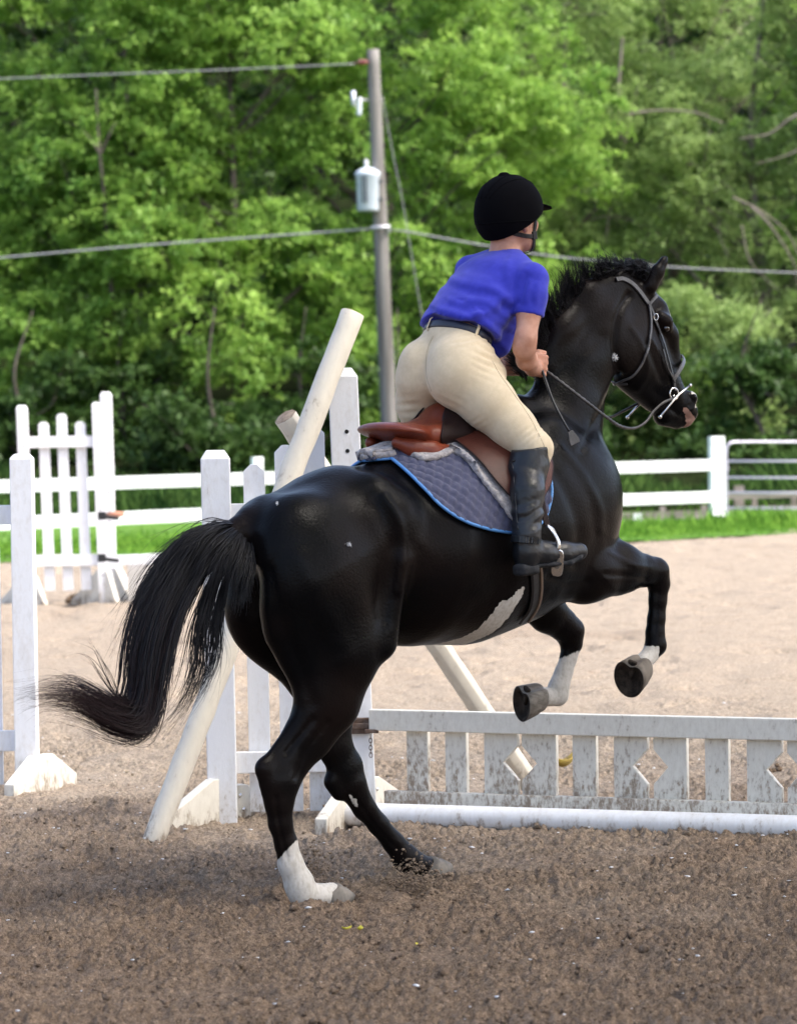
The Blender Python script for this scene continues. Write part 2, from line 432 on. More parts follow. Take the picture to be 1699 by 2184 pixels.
def gz(x, y):
    n1 = fbm(x * 2.6, y * 2.6, None, 3, 41); dig = sstep(-.25, .35, n1 + .25 * (1 - sstep(12.6, 15.2, y)))
    wx = x + .02 * fbm(x * 14, y * 14, None, 2, 60); wy = y + .02 * fbm(x * 14 + 9, y * 14, None, 2, 61)
    bil = lambda s, sd: np.abs(2 * vnoise(wx * s, wy * s, None, sd) - 1)
    crumb = .55 * bil(38, 62) + .35 * bil(71, 63) + .25 * bil(120, 64)
    clod = np.clip(fbm(x * 9, y * 9, None, 4, 42, .6), -.5, 1); patchy = sstep(-.35, .3, fbm(x * 3.3, y * 3.3, None, 3, 65) + .35 * (1 - sstep(12.8, 15.5, y)))
    pit = 0
    for a_, b_, r_, w_ in FOOTP_:
        if np.size(x) > 4 and (np.abs(np.asarray(x) - a_).min() > .4): continue
        d_ = np.hypot((x - a_) * (1 + .3 * math.cos(w_)), (y - b_) * .8); pit = pit - .034 * np.exp(-(d_ / r_) ** 4) + .014 * np.exp(-((d_ - r_ * 1.5) / (r_ * .4)) ** 2)
    return pit + .018 * n1 + .022 * clod * (.4 + dig) * (1 - .4 * sstep(13.2, 15.5, y)) + .046 * crumb * (.25 + .9 * patchy) - .03 * sstep(.30, .55, fbm(x * 5.5 + 3, y * 4.5, None, 3, 80)) * patchy
Zg = np.zeros_like(Xg); m_ = near > 0
Zg[m_] = gz(Xg[m_], Yg[m_]) * near[m_]
far_ = (Yg > 14.4) & (np.abs(Xg) < 30) & (Yg < 120)
_x, _y = Xg[far_], Yg[far_]
pits = -.045 * sstep(.18, .5, fbm(_x * 2.4, _y * 1.7, None, 3, 71)) + .030 * fbm(_x * 5, _y * 4, None, 4, 72) - .02 * sstep(.25, .45, fbm(_x * .5, _y * 3.0, None, 2, 73))
Zg[far_] += (fbm(_x * .9, _y * .5, None, 4, 44) * .035 + pits * (1 - sstep(44, 60, _y))) * sstep(14.0, 18, _y)
# hollows pressed by the hooves
for hx_, hy_, rr0, dp in ((-.245, 11.93, .11, .022), (.12, 12.5, .1, .02)):
    d2 = (Xg - hx_) ** 2 + ((Yg - hy_) * .7) ** 2; Zg += (np.exp(-d2 / rr0 ** 2) * -dp + np.exp(-((np.sqrt(d2) - .19) / .055) ** 2) * .016) * near
GV = np.stack([Xg, Yg, Zg], 2).reshape(-1, 3)
SAND = sand_mat()
GROUND = mesh('arena_sand', GV, grid_faces(len(xs), len(ys)), SAND, origin=np.zeros(3)); props(GROUND, kind='structure')
def zat(x, y): return float(gz(np.array([x]), np.array([y]))[0]) if (9.4 < y < 15 and abs(x) < 1.9) else 0.0
# clods and crumbs
def scatter(n, gen, size, name, m, kind='stuff', sq=.7, label=None, seed=1, zoff=.2):
    rng = np.random.default_rng(seed); X, Y, Z = gen(rng, n)
    ico = np.array([(0, 0, 1), (.894, 0, .447), (.276, .851, .447), (-.724, .526, .447), (-.724, -.526, .447), (.276, -.851, .447), (.724, .526, -.447), (-.276, .851, -.447), (-.894, 0, -.447), (-.276, -.851, -.447), (.724, -.526, -.447), (0, 0, -1)])
    fc = np.array([(0, 1, 2), (0, 2, 3), (0, 3, 4), (0, 4, 5), (0, 5, 1), (1, 6, 2), (2, 7, 3), (3, 8, 4), (4, 9, 5), (5, 10, 1), (2, 6, 7), (3, 7, 8), (4, 8, 9), (5, 9, 10), (1, 10, 6), (6, 11, 7), (7, 11, 8), (8, 11, 9), (9, 11, 10), (10, 11, 6)])
    s_ = size(rng, n); V = ico[None] * rng.uniform(.55, 1.35, (n, 12, 1)) * s_[:, None, None] * np.array([1, 1, sq]) * rng.uniform(.7, 1.3, (n, 1, 3))
    a = rng.uniform(0, 6.28, n); c_, s__ = np.cos(a)[:, None], np.sin(a)[:, None]
    V = np.stack([V[..., 0] * c_ - V[..., 1] * s__, V[..., 0] * s__ + V[..., 1] * c_, V[..., 2]], 2)
    V += np.stack([X, Y, Z + s_ * zoff], 1)[:, None]
    o = mesh(name, V.reshape(-1, 3), (fc[None] + 12 * np.arange(n)[:, None, None]).reshape(-1, 3), m, origin=np.zeros(3)); props(o, label, kind=kind); return o
CLOD = mat('damp_clod', (.10, .073, .054), rough=.95, var=(.31, .24, .185), scale=22, bump=.004, bscale=160, var_lo=.3, var_hi=.7)
def gen_near(rng, n):
    Y = 9.2 + (19.5 - 9.2) * rng.random(n) ** 1.25; X = rng.uniform(-1, 1, n) * (Y * .118)
    keep = fbm(X * 2.6, Y * 2.6, None, 3, 41) + rng.normal(0, .3, n) > -.15
    X, Y = X[keep], Y[keep]; k = n - len(X); X = np.concatenate([X, X[:k]]) + 0; Y = np.concatenate([Y, Y[:k] + .03])
    return X, Y, np.where(Y < 15, gz(X, np.minimum(Y, 15)), 0)
scatter(36000, gen_near, lambda r, n: .0018 + .007 * r.random(n) ** 6, 'sand_clods', SAND, label='crumbs and clods of damp sand strewn over the arena', seed=3)
scatter(420, gen_near, lambda r, n: .009 + .013 * r.random(n) ** 2, 'sand_lumps', SAND, label='larger damp lumps of sand turned up by hooves', seed=23, sq=.75, zoff=.35)
# spray of sand thrown up behind the hind hooves
def gen_kick(rng, n):
    t = rng.random(n); X = .02 + rng.normal(0, .085, n); Y = 12.15 + rng.normal(0, .12, n); Z = np.abs(rng.normal(0, .055, n)) * np.exp(-((X - .03) / .12) ** 2)
    k = n // 5; X[:k] = -.30 + rng.normal(0, .05, k); Z[:k] = np.abs(rng.normal(0, .09, k)); Y[:k] = 12.1
    return X, Y, Z
scatter(2600, gen_kick, lambda r, n: .0018 + .006 * r.random(n) ** 3, 'kicked_sand', SAND, label='spray of damp sand kicked up between the hind hooves', seed=5)
# cotton seed fluff lying on the sand
FLUFF = mat('seed_fluff', (.68, .68, .68), rough=1.0, bump=.003, bscale=300)
def gen_fl(rng, n):
    Y = 9.3 + 11 * rng.random(n) ** .8; X = rng.uniform(-1, 1, n) * (Y * .118); return X, Y, np.where(Y < 15, gz(X, np.minimum(Y, 15)), 0) + .004
scatter(1700, gen_fl, lambda r, n: .0018 + .009 * r.random(n) ** 4, 'seed_fluff', FLUFF, label='white cottonwood seed fluff scattered over the sand', sq=.35, seed=8)
# grass verge beyond the arena
def grass_mat(name, a, b_, sc=30):
    m = mat(name, a, rough=.9, var=b_, scale=sc, spec=.05, detail=3); return m
GRASS = grass_mat('grass_blades', (.07, .17, .02), (.17, .31, .045), 1.5)
eL = G(-400, 1196)[1]; 
def edge_y(x): return 45.5 + 4.2 * (np.clip(x, -12, 12) / 6.0) * .9 + np.sin(x * 1.3) * .5 + np.sin(x * 3.1 + 1) * .22
gx = np.linspace(-40, 40, 161); gy = np.linspace(0, 1, 12)
GVv = np.array([[x, edge_y(x) + (69 - edge_y(x)) * k ** 1.2, .012 + .05 * k] for x in gx for k in gy])
props(mesh('grass_verge', GVv, grid_faces(161, 12), grass_mat('grass_ground', (.06, .15, .02), (.13, .22, .05), 3), origin=np.zeros(3)), kind='structure')
def blades(n, fx, h, w, name, m, label, seed):
    rng = np.random.default_rng(seed); X, Y = fx(rng, n); hh = h(rng, n, X, Y); a = rng.uniform(0, 6.28, n); ln = rng.normal(0, .28, (n, 2)) * hh[:, None]
    dx, dy = np.cos(a) * w, np.sin(a) * w
    V = np.stack([np.stack([X - dx, Y - dy, 0 * X], 1), np.stack([X + dx, Y + dy, 0 * X], 1), np.stack([X + dx * .6 + ln[:, 0] * .4, Y + dy * .6 + ln[:, 1] * .4, hh * .6], 1), np.stack([X + ln[:, 0], Y + ln[:, 1], hh], 1)], 1)
    o = mesh(name, V.reshape(-1, 3), (np.array([0, 1, 2, 3])[None] + 4 * np.arange(n)[:, None]), m, smooth=False, origin=np.array([0, 50., 0])); props(o, label, kind='stuff'); return o
def fxg(rng, n):
    X = rng.uniform(-9, 9, n); Y = edge_y(X) + np.abs(rng.normal(0, 1, n)) * 3.0 + rng.random(n) * 3 - .25; return X, Y
blades(60000, fxg, lambda r, n, X, Y: .03 + .09 * r.random(n) * sstep(-.3, 4, Y - edge_y(X)) + .2 * (r.random(n) < .03) * (Y > 51), .012, 'verge_grass', GRASS, 'bright green grass growing along the far edge of the arena', 12)
def fxu(rng, n):
    X = rng.uniform(-11, 11, n); k = rng.random(n); return X, np.where(X > 3.3, 60.8 + 8 * k, 57.4 + 11 * k)
blades(60000, fxu, lambda r, n, X, Y: (.12 + .75 * r.random(n)) * (.4 + vnoise(X * .8, Y * .5)) * np.where(X > 3.3, sstep(58, 66, Y), sstep(55, 62, Y)) , .028, 'undergrowth', grass_mat('undergrowth_leaves', (.02, .05, .012), (.07, .13, .03), 1.2), 'dark tangled undergrowth between the white fence and the wood', 14)
# ground rises gently into the wood
wood = np.array([[x, y, max(0, (y - 66) * .16)] for x in np.linspace(-160, 160, 21) for y in np.linspace(60, 420, 30)])
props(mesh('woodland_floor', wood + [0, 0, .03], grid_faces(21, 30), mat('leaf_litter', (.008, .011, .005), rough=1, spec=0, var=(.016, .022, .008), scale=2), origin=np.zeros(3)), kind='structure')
# ================================================================== HORSE
def coat_material():
    m = mat('horse_coat', (.004, .004, .004), rough=.33, spec=.065, bump=.0013, bscale=110)
    nt = m.node_tree; b = nt.nodes['Principled BSDF']
    at = nt.nodes.new('ShaderNodeVertexColor'); at.layer_name = 'coat'
    sep = nt.nodes.new('ShaderNodeSeparateColor'); nt.links.new(at.outputs[0], sep.inputs[0])
    tc = nt.nodes.new('ShaderNodeTexCoord')
    nz = nt.nodes.new('ShaderNodeTexNoise'); nz.inputs['Scale'].default_value = 90; nz.inputs['Detail'].default_value = 6
    mp = nt.nodes.new('ShaderNodeMapping'); mp.inputs['Scale'].default_value = (1, 1, .5)
    nt.links.new(tc.outputs['Object'], mp.inputs[0]); nt.links.new(mp.outputs[0], nz.inputs[0])
    def edge(src):
        a = nt.nodes.new('ShaderNodeMath'); a.operation = 'ADD'; nt.links.new(src, a.inputs[0])
        s = nt.nodes.new('ShaderNodeMath'); s.operation = 'MULTIPLY_ADD'; nt.links.new(nz.outputs[0], s.inputs[0]); s.inputs[1].default_value = .5; s.inputs[2].default_value = -.25
        nt.links.new(s.outputs[0], a.inputs[1])
        r = nt.nodes.new('ShaderNodeMapRange'); r.inputs[1].default_value = .42; r.inputs[2].default_value = .58; nt.links.new(a.outputs[0], r.inputs[0]); return r.outputs[0]
    # black coat with slight brown cast in places
    n2 = nt.nodes.new('ShaderNodeTexNoise'); n2.inputs['Scale'].default_value = 3.0; nt.links.new(tc.outputs['Object'], n2.inputs[0])
    rp = nt.nodes.new('ShaderNodeValToRGB'); rp.color_ramp.elements[0].position = .42; rp.color_ramp.elements[1].position = .7
    rp.color_ramp.elements[0].color = (.0030, .0030, .0034, 1); rp.color_ramp.elements[1].color = (.0080, .0052, .0045, 1)
    nt.links.new(n2.outputs[0], rp.inputs[0])
    w = nt.nodes.new('ShaderNodeMix'); w.data_type = 'RGBA'; nt.links.new(edge(sep.outputs[0]), w.inputs[0])
    nt.links.new(rp.outputs[0], w.inputs[6])
    nw = nt.nodes.new('ShaderNodeValToRGB'); nw.color_ramp.elements[0].color = (.43, .395, .34, 1); nw.color_ramp.elements[1].color = (.52, .49, .44, 1)
    nw.color_ramp.elements[0].position = .35; nw.color_ramp.elements[1].position = .55
    nt.links.new(nz.outputs[0], nw.inputs[0]); nt.links.new(nw.outputs[0], w.inputs[7])
    p = nt.nodes.new('ShaderNodeMix'); p.data_type = 'RGBA'; nt.links.new(edge(sep.outputs[1]), p.inputs[0]); nt.links.new(w.outputs[2], p.inputs[6]); p.inputs[7].default_value = (.25, .15, .12, 1)
    nt.links.new(p.outputs[2], b.inputs['Base Color'])
    # hair gloss varies
    rr = nt.nodes.new('ShaderNodeMapRange'); rr.inputs[3].default_value = .22; rr.inputs[4].default_value = .36; nt.links.new(n2.outputs[0], rr.inputs[0]); nt.links.new(rr.outputs[0], b.inputs['Roughness'])
    b.inputs['Sheen Weight'].default_value = .0
    return m

hv = Vol((-.95, -.42, -.02), (1.75, .42, 2.25), .0085)
c = hv.cone
def hc(pts, k=.03, lat=1.0): hv.chain(pts, k, lat)
# --- trunk
hc([(590, 1152, 0, 100), (720, 1145, 0, 142)], .05, 1.15)
hc([(720, 1145, 0, 142), (870, 1172, 0, 196)], .06, 1.0)
hc([(870, 1172, 0, 196), (975, 1160, 0, 205)], .06, .92)
hc([(975, 1160, 0, 205), (1065, 1115, 0, 212)], .06, .86)
hc([(1065, 1115, 0, 212), (1150, 1075, 0, 196)], .06, .78)
hc([(1150, 1075, 0, 192), (1172, 1055, 0, 150)], .05, .70)
hc([(1100, 900, 0, 60), (1180, 930, 0, 60)], .06, .8)          # withers
# --- neck
hc([(1168, 985, 0, 108), (1203, 885, 0, 92)], .05, .66)
hc([(1203, 885, 0, 92), (1234, 785, 0, 78)], .035, .56)
hc([(1234, 785, 0, 78), (1289, 694, 0, 69)], .03, .52)
hc([(1288, 694, 0, 68), (1340, 642, 0, 50)], .03, .5)
hc([(1160, 775, 0, 26), (1195, 700, 0, 24), (1250, 628, 0, 22), (1320, 592, 0, 20)], .05, .8)   # crest
# --- head
hc([(1362, 645, 0, 48), (1357, 740, 0, 66)], .025, .62)
hc([(1357, 740, 0, 66), (1374, 773, 0, 60)], .025, .56)
hc([(1372, 775, 0, 62), (1408, 818, 0, 44)], .035, .62)
hc([(1408, 818, 0, 44), (1437, 862, 0, 41)], .03, .75)
hc([(1395, 660, 0, 26), (1416, 715, 0, 22), (1432, 775, 0, 18)], .03, 1.3)   # face front
for sg in (-1, 1):
    hc([(1352, 752, .055 * sg, 52), (1372, 775, .05 * sg, 40)], .03, .35)       # cheek plate
    hc([(1408, 676, .058 * sg, 12), (1419, 686, .062 * sg, 13), (1424, 700, .058 * sg, 9)], .02)          # brow
    hc([(1400, 740, .055 * sg, 8), (1415, 800, .045 * sg, 7)], .02)             # face crest bone
    hc([(1470, 850, .035 * sg, 16), (1462, 868, .03 * sg, 18)], .015)           # nostril
hc([(1462, 880, 0, 22), (1456, 893, 0, 19)], .015, 1.3)           # upper lip
hc([(1415, 885, 0, 24), (1440, 897, 0, 18)], .015, 1.0)           # lower lip and chin
hc([(1325, 812, 0, 10), (1392, 864, 0, 13)], .03, 1.6)            # jaw underside
# ears
def ear(sg, pts, w):
    for a, b in zip(pts, pts[1:]):
        hv.cone(H(a[0], a[1], a[2]), r_m(a[0], a[1], a[2], a[3]), H(b[0], b[1], b[2]), r_m(b[0], b[1], b[2], b[3]), .012, .7)
ear(-1, [(1388, 610, -.05, 17), (1402, 580, -.055, 15.5), (1414, 558, -.058, 9), (1421, 546, -.06, 3)], 1)
ear(1, [(1346, 596, .05, 15), (1342, 574, .055, 13), (1340, 560, .058, 8), (1339, 551, .06, 3)], 1)
# --- near shoulder and fore limb
hc([(1170, 950, -.13, 58), (1212, 1040, -.15, 74), (1234, 1095, -.145, 74)], .05, .55)
hc([(1234, 1095, -.14, 72), (1218, 1205, -.15, 70)], .04, .6)
hc([(1238, 1020, -.0, 48), (1248, 1110, -.0, 50)], .04, 1.2)    # breast
hc([(1195, 1190, 0, 90), (1235, 1180, 0, 72)], .05, 1.1)
hc([(1236, 1258, -.14, 24), (1258, 1225, -.15, 60)], .035, .9)    # elbow
hc([(1258, 1225, -.15, 62), (1322, 1213, -.15, 51), (1368, 1217, -.15, 36)], .03, .8)
hc([(1368, 1217, -.15, 34), (1396, 1220, -.15, 31), (1404, 1245, -.15, 25)], .012, .9)
hc([(1404, 1245, -.15, 25), (1402, 1280, -.15, 21), (1399, 1320, -.15, 19), (1396, 1350, -.15, 20)], .012, .8)
hc([(1396, 1350, -.15, 20), (1397, 1376, -.15, 24)], .012, .9)
hc([(1397, 1376, -.15, 23), (1384, 1398, -.15, 18), (1370, 1412, -.15, 20)], .01, .95)
# --- far fore limb
hc([(1120, 1120, .13, 90), (1105, 1230, .13, 72)], .05, .6)
hc([(1105, 1230, .13, 66), (1165, 1305, .13, 42), (1196, 1330, .13, 35)], .03, .8)
hc([(1196, 1330, .13, 34), (1214, 1348, .13, 32), (1218, 1372, .13, 25)], .012, .9)
hc([(1218, 1372, .13, 24), (1211, 1405, .13, 20), (1202, 1432, .13, 19)], .012, .8)
hc([(1202, 1432, .13, 20), (1190, 1466, .13, 23), (1188, 1482, .13, 24)], .012, .9)
hc([(1188, 1482, .13, 23), (1170, 1488, .13, 19), (1158, 1486, .13, 22)], .01, .95)
# --- near hind
hc([(655, 1165, -.13, 112), (680, 1235, -.145, 132)], .06, .6)
hc([(680, 1235, -.145, 132), (742, 1372, -.17, 84)], .05, .62)
hc([(640, 1330, -.11, 92), (690, 1450, -.13, 74)], .05, .6)
hc([(742, 1372, -.17, 82), (702, 1490, -.14, 72)], .04, .6)
hc([(702, 1490, -.14, 71), (662, 1562, -.12, 54), (622, 1620, -.11, 44)], .03, .62)
hc([(622, 1620, -.11, 42), (598, 1668, -.11, 42)], .02, .62)
hc([(566, 1640, -.11, 23), (580, 1690, -.11, 22)], .02, .8)
hc([(632, 1560, -.11, 22), (566, 1638, -.11, 18)], .02, .6)       # achilles
hc([(600, 1668, -.11, 42), (595, 1712, -.11, 33)], .015, .75)
hc([(595, 1712, -.11, 33), (598, 1755, -.11, 28), (610, 1800, -.11, 26), (620, 1842, -.11, 28)], .012, .8)
hc([(620, 1842, -.11, 28), (638, 1886, -.11, 33), (642, 1904, -.11, 31)], .012, .85)
hc([(646, 1904, -.11, 28), (682, 1910, -.11, 24), (704, 1908, -.11, 25)], .012, .95)
# --- far hind
hc([(585, 1185, .12, 98), (598, 1290, .13, 124)], .05, .6)
hc([(598, 1290, .13, 124), (690, 1440, .14, 84)], .05, .6)
hc([(690, 1440, .14, 80), (700, 1510, .12, 60), (714, 1590, .11, 40)], .03, .62)
hc([(714, 1590, .11, 40), (738, 1640, .11, 40), (748, 1672, .11, 35)], .015, .65)
hc([(708, 1668, .11, 19), (724, 1688, .11, 20)], .02, .8)
hc([(748, 1672, .11, 35), (776, 1722, .11, 25), (806, 1758, .11, 22.5), (838, 1796, .11, 23)], .012, .85)
hc([(838, 1796, .11, 23), (866, 1832, .11, 30), (880, 1842, .11, 29)], .012, .85)
hc([(880, 1842, .11, 28), (908, 1850, .11, 24)], .012, .95)
# --- surface anatomy
hc([(800, 1050, -.16, 30), (835, 1100, -.19, 34), (846, 1150, -.19, 34)], .08)        # point of hip and flank fold
hc([(850, 1200, -.24, 22), (815, 1370, -.2, 30)], .05)
hc([(1300, 1150, -.06, 10), (1255, 1110, -.15, 26)], .03)
hc([(500, 1140, 0, 26), (530, 1120, 0, 34)], .04)                  # dock
hc([(478, 1148, 0, 15), (505, 1132, 0, 24)], .03)
for t_ in (-.055, .055): hc([(1242, 1000, t_, 28), (1256, 1100, t_ * 1.4, 34)], .04, .8)
HV, HF = hv.surf(2)
HV, HF = largest(HV, HF)
HW = toW(HV)
HN = vnormals(HW, HF)
def _seg(pts, w_, a_, tmin=None, tmax=None):
    global HW
    q = proj(HW); d = np.full(len(q), 1e9); pts = smoothline(np.array(pts, float), 24)
    for p0, p1 in zip(pts, pts[1:]):
        e = p1 - p0; t = np.clip(((q - p0) @ e) / (e @ e), 0, 1); d = np.minimum(d, np.hypot(*(q - p0 - t[:, None] * e).T))
    k = np.exp(-(d / w_) ** 2) * a_
    side = HN @ -ray(850, 1000) > -.1
    if tmin is not None: k = k * (HV[:, 1] > tmin)
    if tmax is not None: k = k * (HV[:, 1] < tmax)
    HW = HW + HN * (k * side)[:, None]
# muscle lines, tendons and veins
for pts, w_, a_, t0, t1 in (
    ([(820, 1060), (850, 1110), (858, 1180), (850, 1260)], 9, .010, None, -.05),
    ([(800, 1075), (828, 1130), (835, 1220), (822, 1320)], 16, -.010, None, -.05),
    ([(575, 1220), (600, 1320), (640, 1420), (665, 1500)], 16, -.008, None, -.05),
    ([(640, 1190), (690, 1290), (735, 1400)], 26, .007, None, -.05),
    ([(700, 1540), (655, 1600), (630, 1660)], 5, -.006, None, -.05), ([(668, 1535), (610, 1606)], 6, -.007, None, -.05),
    ([(588, 1700), (596, 1760), (612, 1830)], 4, -.005, None, -.05), ([(575, 1700), (586, 1760), (602, 1830)], 5, .003, None, -.05),
    ([(752, 1695), (800, 1760), (850, 1815)], 3.5, -.004, .03, None),
    ([(1190, 950), (1240, 1010), (1275, 1080), (1280, 1130)], 10, .006, None, -.03), ([(1165, 980), (1215, 1060), (1235, 1130), (1225, 1200)], 14, -.009, None, -.03),
    ([(1300, 1180), (1350, 1205), (1385, 1210)], 5, .004, None, -.05), ([(1290, 1225), (1340, 1228), (1376, 1232)], 6, -.005, None, -.05),
    ([(1402, 1262), (1400, 1310), (1396, 1350)], 3.5, -.004, None, -.05),
    ([(1318, 790), (1308, 730), (1318, 668), (1340, 630)], 7, -.010, None, .0), ([(1296, 850), (1270, 900), (1240, 960)], 8, -.007, None, .0),
    ([(1190, 720), (1230, 690), (1270, 665), (1300, 655)], 18, .004, None, .0), ([(1180, 800), (1230, 760), (1280, 720)], 14, -.004, None, 0),
    ([(1345, 700), (1372, 742), (1380, 790), (1360, 830)], 6, .004, None, 0), ([(1388, 722), (1408, 760), (1424, 800)], 4, .0035, None, 0), ([(1380, 735), (1396, 775), (1410, 812)], 6, -.005, None, 0),
    ([(1470, 893), (1448, 884), (1430, 872)], 2.6, -.006, None, .0), ([(1474, 848), (1478, 856), (1472, 866)], 4, -.010, None, 0),
    ([(900, 1340), (1000, 1325), (1090, 1285)], 20, .004, None, 0), ([(1170, 1230), (1215, 1245), (1250, 1240)], 8, -.006, None, -.03)):
    _seg(pts, w_, a_, t0, t1)
HN = vnormals(HW, HF)
# faint muscle and vein relief
rel = fbm(HV[:, 0] * 7, HV[:, 1] * 7, HV[:, 2] * 7, 3, 5) * .004
HW = HW + HN * rel[:, None]
SKIN = Skin(HW, HF)
uv = proj(HW); U, Vv = uv[:, 0], uv[:, 1]; T_ = HV[:, 1]
def inpoly(x, y, poly):
    ins = np.zeros(len(x), bool); n = len(poly)
    for i in range(n):
        x0, y0 = poly[i]; x1, y1 = poly[(i + 1) % n]
        m = ((y0 > y) != (y1 > y)) & (x < (x1 - x0) * (y - y0) / (y1 - y0 + 1e-9) + x0); ins ^= m
    return ins
white = np.zeros(len(HW)); pink = np.zeros(len(HW))
L = T_ < -.04
white = np.maximum(white, (L & (U < 780)) * sstep(-14, 14, Vv - (1832 - (U - 594) * 1.05)) * (Vv > 1740))
white = np.maximum(white, ((T_ < -.08) & (U > 1340) & (U < 1408)) * sstep(-8, 8, Vv - 1378) * (Vv > 1360) * (U < 1404))
white = np.maximum(white, ((T_ > .04) & (U > 1060) & (U < 1240)) * sstep(-16, 16, Vv - 1402 + (U - 1200) * .4) * (Vv > 1370))
white = np.maximum(white, ((T_ > .03)) * inpoly(U, Vv, [(744, 1695), (760, 1706), (764, 1725), (752, 1716)]))
bel = [(1118, 1250), (1104, 1258), (1088, 1276), (1064, 1284), (1055, 1302), (1040, 1318), (1022, 1340), (985, 1360), (930, 1374), (870, 1386), (835, 1392), (900, 1393), (960, 1386), (1019, 1364), (1050, 1350), (1073, 1330), (1094, 1302), (1115, 1268)]
white = np.maximum(white, (T_ < .1) * inpoly(U, Vv, bel) * 1.0)
up = (HV[:, 2] > 1.2) & (HV[:, 0] > 1.0)
white = np.maximum(white, up * (np.abs(T_) < .045) * sstep(1402, 1408, U) * (Vv > 652) * (Vv < 684))
white = np.maximum(white, up * (T_ > -.055) * inpoly(U, Vv, [(1456, 790), (1470, 800), (1500, 850), (1495, 880), (1482, 868), (1474, 838), (1462, 815)]))
pink = np.maximum(pink, up * inpoly(U, Vv, [(1452, 868), (1466, 872), (1476, 884), (1484, 896), (1470, 925), (1440, 926), (1462, 905), (1462, 888)]))
dk = np.clip(1 - white, 0, 1)
HORSE = empty('horse', toW((0, 0, 0)), 'glossy black horse with white socks leaping away over the low white gate', 'horse')
COAT = coat_material()
hb = mesh('body', HW, HF, COAT, HORSE)
vcol(hb, 'coat', np.stack([white, pink, dk], 1))

# --- hooves
HOOF = mat('hoof_horn', (.10, .09, .078), rough=.65, spec=.25, var=(.24, .21, .17), scale=14, bump=.001, bscale=40, stretch=(1, 1, .3))
HOOFD = mat('hoof_horn_dark', (.105, .088, .072), rough=.7, spec=.15, var=(.21, .18, .145), scale=14, bump=.001, bscale=40, stretch=(1, 1, .3))
HOOFL = mat('hoof_horn_pale', (.12, .105, .088), rough=.65, spec=.2, var=(.30, .265, .22), scale=30, bump=.001, bscale=60, stretch=(.2, 1, 1))
SOLE = mat('hoof_sole', (.020, .016, .013), rough=.9, spec=.1, var=(.055, .042, .032), scale=30, bump=.004, bscale=50)
def hoof(cor, sole, toe, L_=.135, W_=.122, top=.8, mt=None, hts=None):
    """cor: coronet centre, sole: centre of the sole, toe: toe direction"""
    cor, sole, toe = map(lambda a: np.array(a, float), (cor, sole, toe))
    n = sole - cor; n /= np.linalg.norm(n); toe = toe - (toe @ n) * n; toe /= np.linalg.norm(toe); sd_ = np.cross(n, toe)
    N = 36; a = np.linspace(0, 2 * math.pi, N, endpoint=False)
    def ring(cn, l, w, heel=.35):
        x = np.cos(a) * l / 2; x = np.where(np.cos(a) < 0, x * (1 - heel * np.abs(np.cos(a)) ** 3), x)
        y = np.sin(a) * w / 2
        notch = np.exp(-((a - math.pi) / .3) ** 2) * .011
        return cn[None] + (x + notch)[:, None] * toe + y[:, None] * sd_
    hgt = np.linalg.norm(sole - cor)
    rings = [ring(cor - n * .012, L_ * .62, W_ * .66, .1), ring(cor, L_ * .74, W_ * .8, .1), ring(cor + n * .012, L_ * .8, W_ * .84, .15)]
    for k in (.35, .7, 1.0): rings.append(ring(cor + n * hgt * k + toe * (.012 * k), L_ * (.8 + .2 * k), W_ * (.84 + .16 * k), .15 + .1 * k))
    wallrings = len(rings)
    rings.append(ring(sole + toe * .012, L_ * .97, W_ * .97, .25)); rings.append(ring(sole + toe * .012 - n * .001, L_ * .84, W_ * .82, .28))
    rings.append(ring(sole + toe * .012 - n * .014, L_ * .74, W_ * .72, .3)); rings.append(ring(sole + toe * .005 - n * .019, L_ * .4, W_ * .36, .3))
    rings.append(ring(sole - n * .021, .004, .004))
    rings = [rings[0] * 0 + (cor - n * .01)] + rings
    V = np.concatenate(rings); f = []; mi = []
    for i in range(len(rings) - 1):
        for j in range(N):
            f.append([i * N + j, i * N + (j + 1) % N, (i + 1) * N + (j + 1) % N, (i + 1) * N + j]); mi.append(0 if i < wallrings + 1 else 1)
    o = mesh('hoof', V, f, None, HORSE, mats=[mt or HOOF, SOLE], mi=mi)
    b = MB(); fr = sole - n * .016
    b.prism([(-L_ * .34, -.018), (-L_ * .34, .018), (L_ * .16, .004), (L_ * .16, -.004)], fr, toe, sd_, n * .007)
    bevel(b.build('frog', SOLE, o), .004)
    return o
hoof(toW(H(704, 1902, -.11)), toW(H(716, 1929, -.11)), FW, .125, .115)
hoof(toW(H(912, 1848, .11)), toW(H(930, 1872, .11)), FW, .125, .115)
# near fore: folded, sole turned to the viewer
cam_back = -np.array([0, 1.0, 0])
a = toW(H(1366, 1424, -.15)); hoof(a, a + np.array([-.046, -.058, -.022]), np.array([-.10, .05, -.36]), .150, .126, mt=HOOFD)
a = toW(H(1152, 1486, .13)); hoof(a, a + np.array([-.068, -.035, -.008]), np.array([-.12, .10, -.32]), .142, .124, mt=HOOFL)

# --- eye
EYE = mat('eye_gloss', (.01, .006, .004), rough=.05, spec=.9)
for sg in (-1, 1):
    p = toW(H(1419, 700, -.066 * 1)) if sg < 0 else mirror(toW(H(1419, 700, -.066)))
    b = MB(); th = np.linspace(0, math.pi, 9); ph = np.linspace(0, 2 * math.pi, 14, endpoint=False)
    V = [p + .0145 * np.array([math.sin(t_) * math.cos(q), math.sin(t_) * math.sin(q), math.cos(t_)]) for t_ in th for q in ph]
    f = [[i * 14 + j, (i + 1) * 14 + j, (i + 1) * 14 + (j + 1) % 14, i * 14 + (j + 1) % 14] for i in range(8) for j in range(14)]
    mesh('eye', V, f, EYE, HORSE)

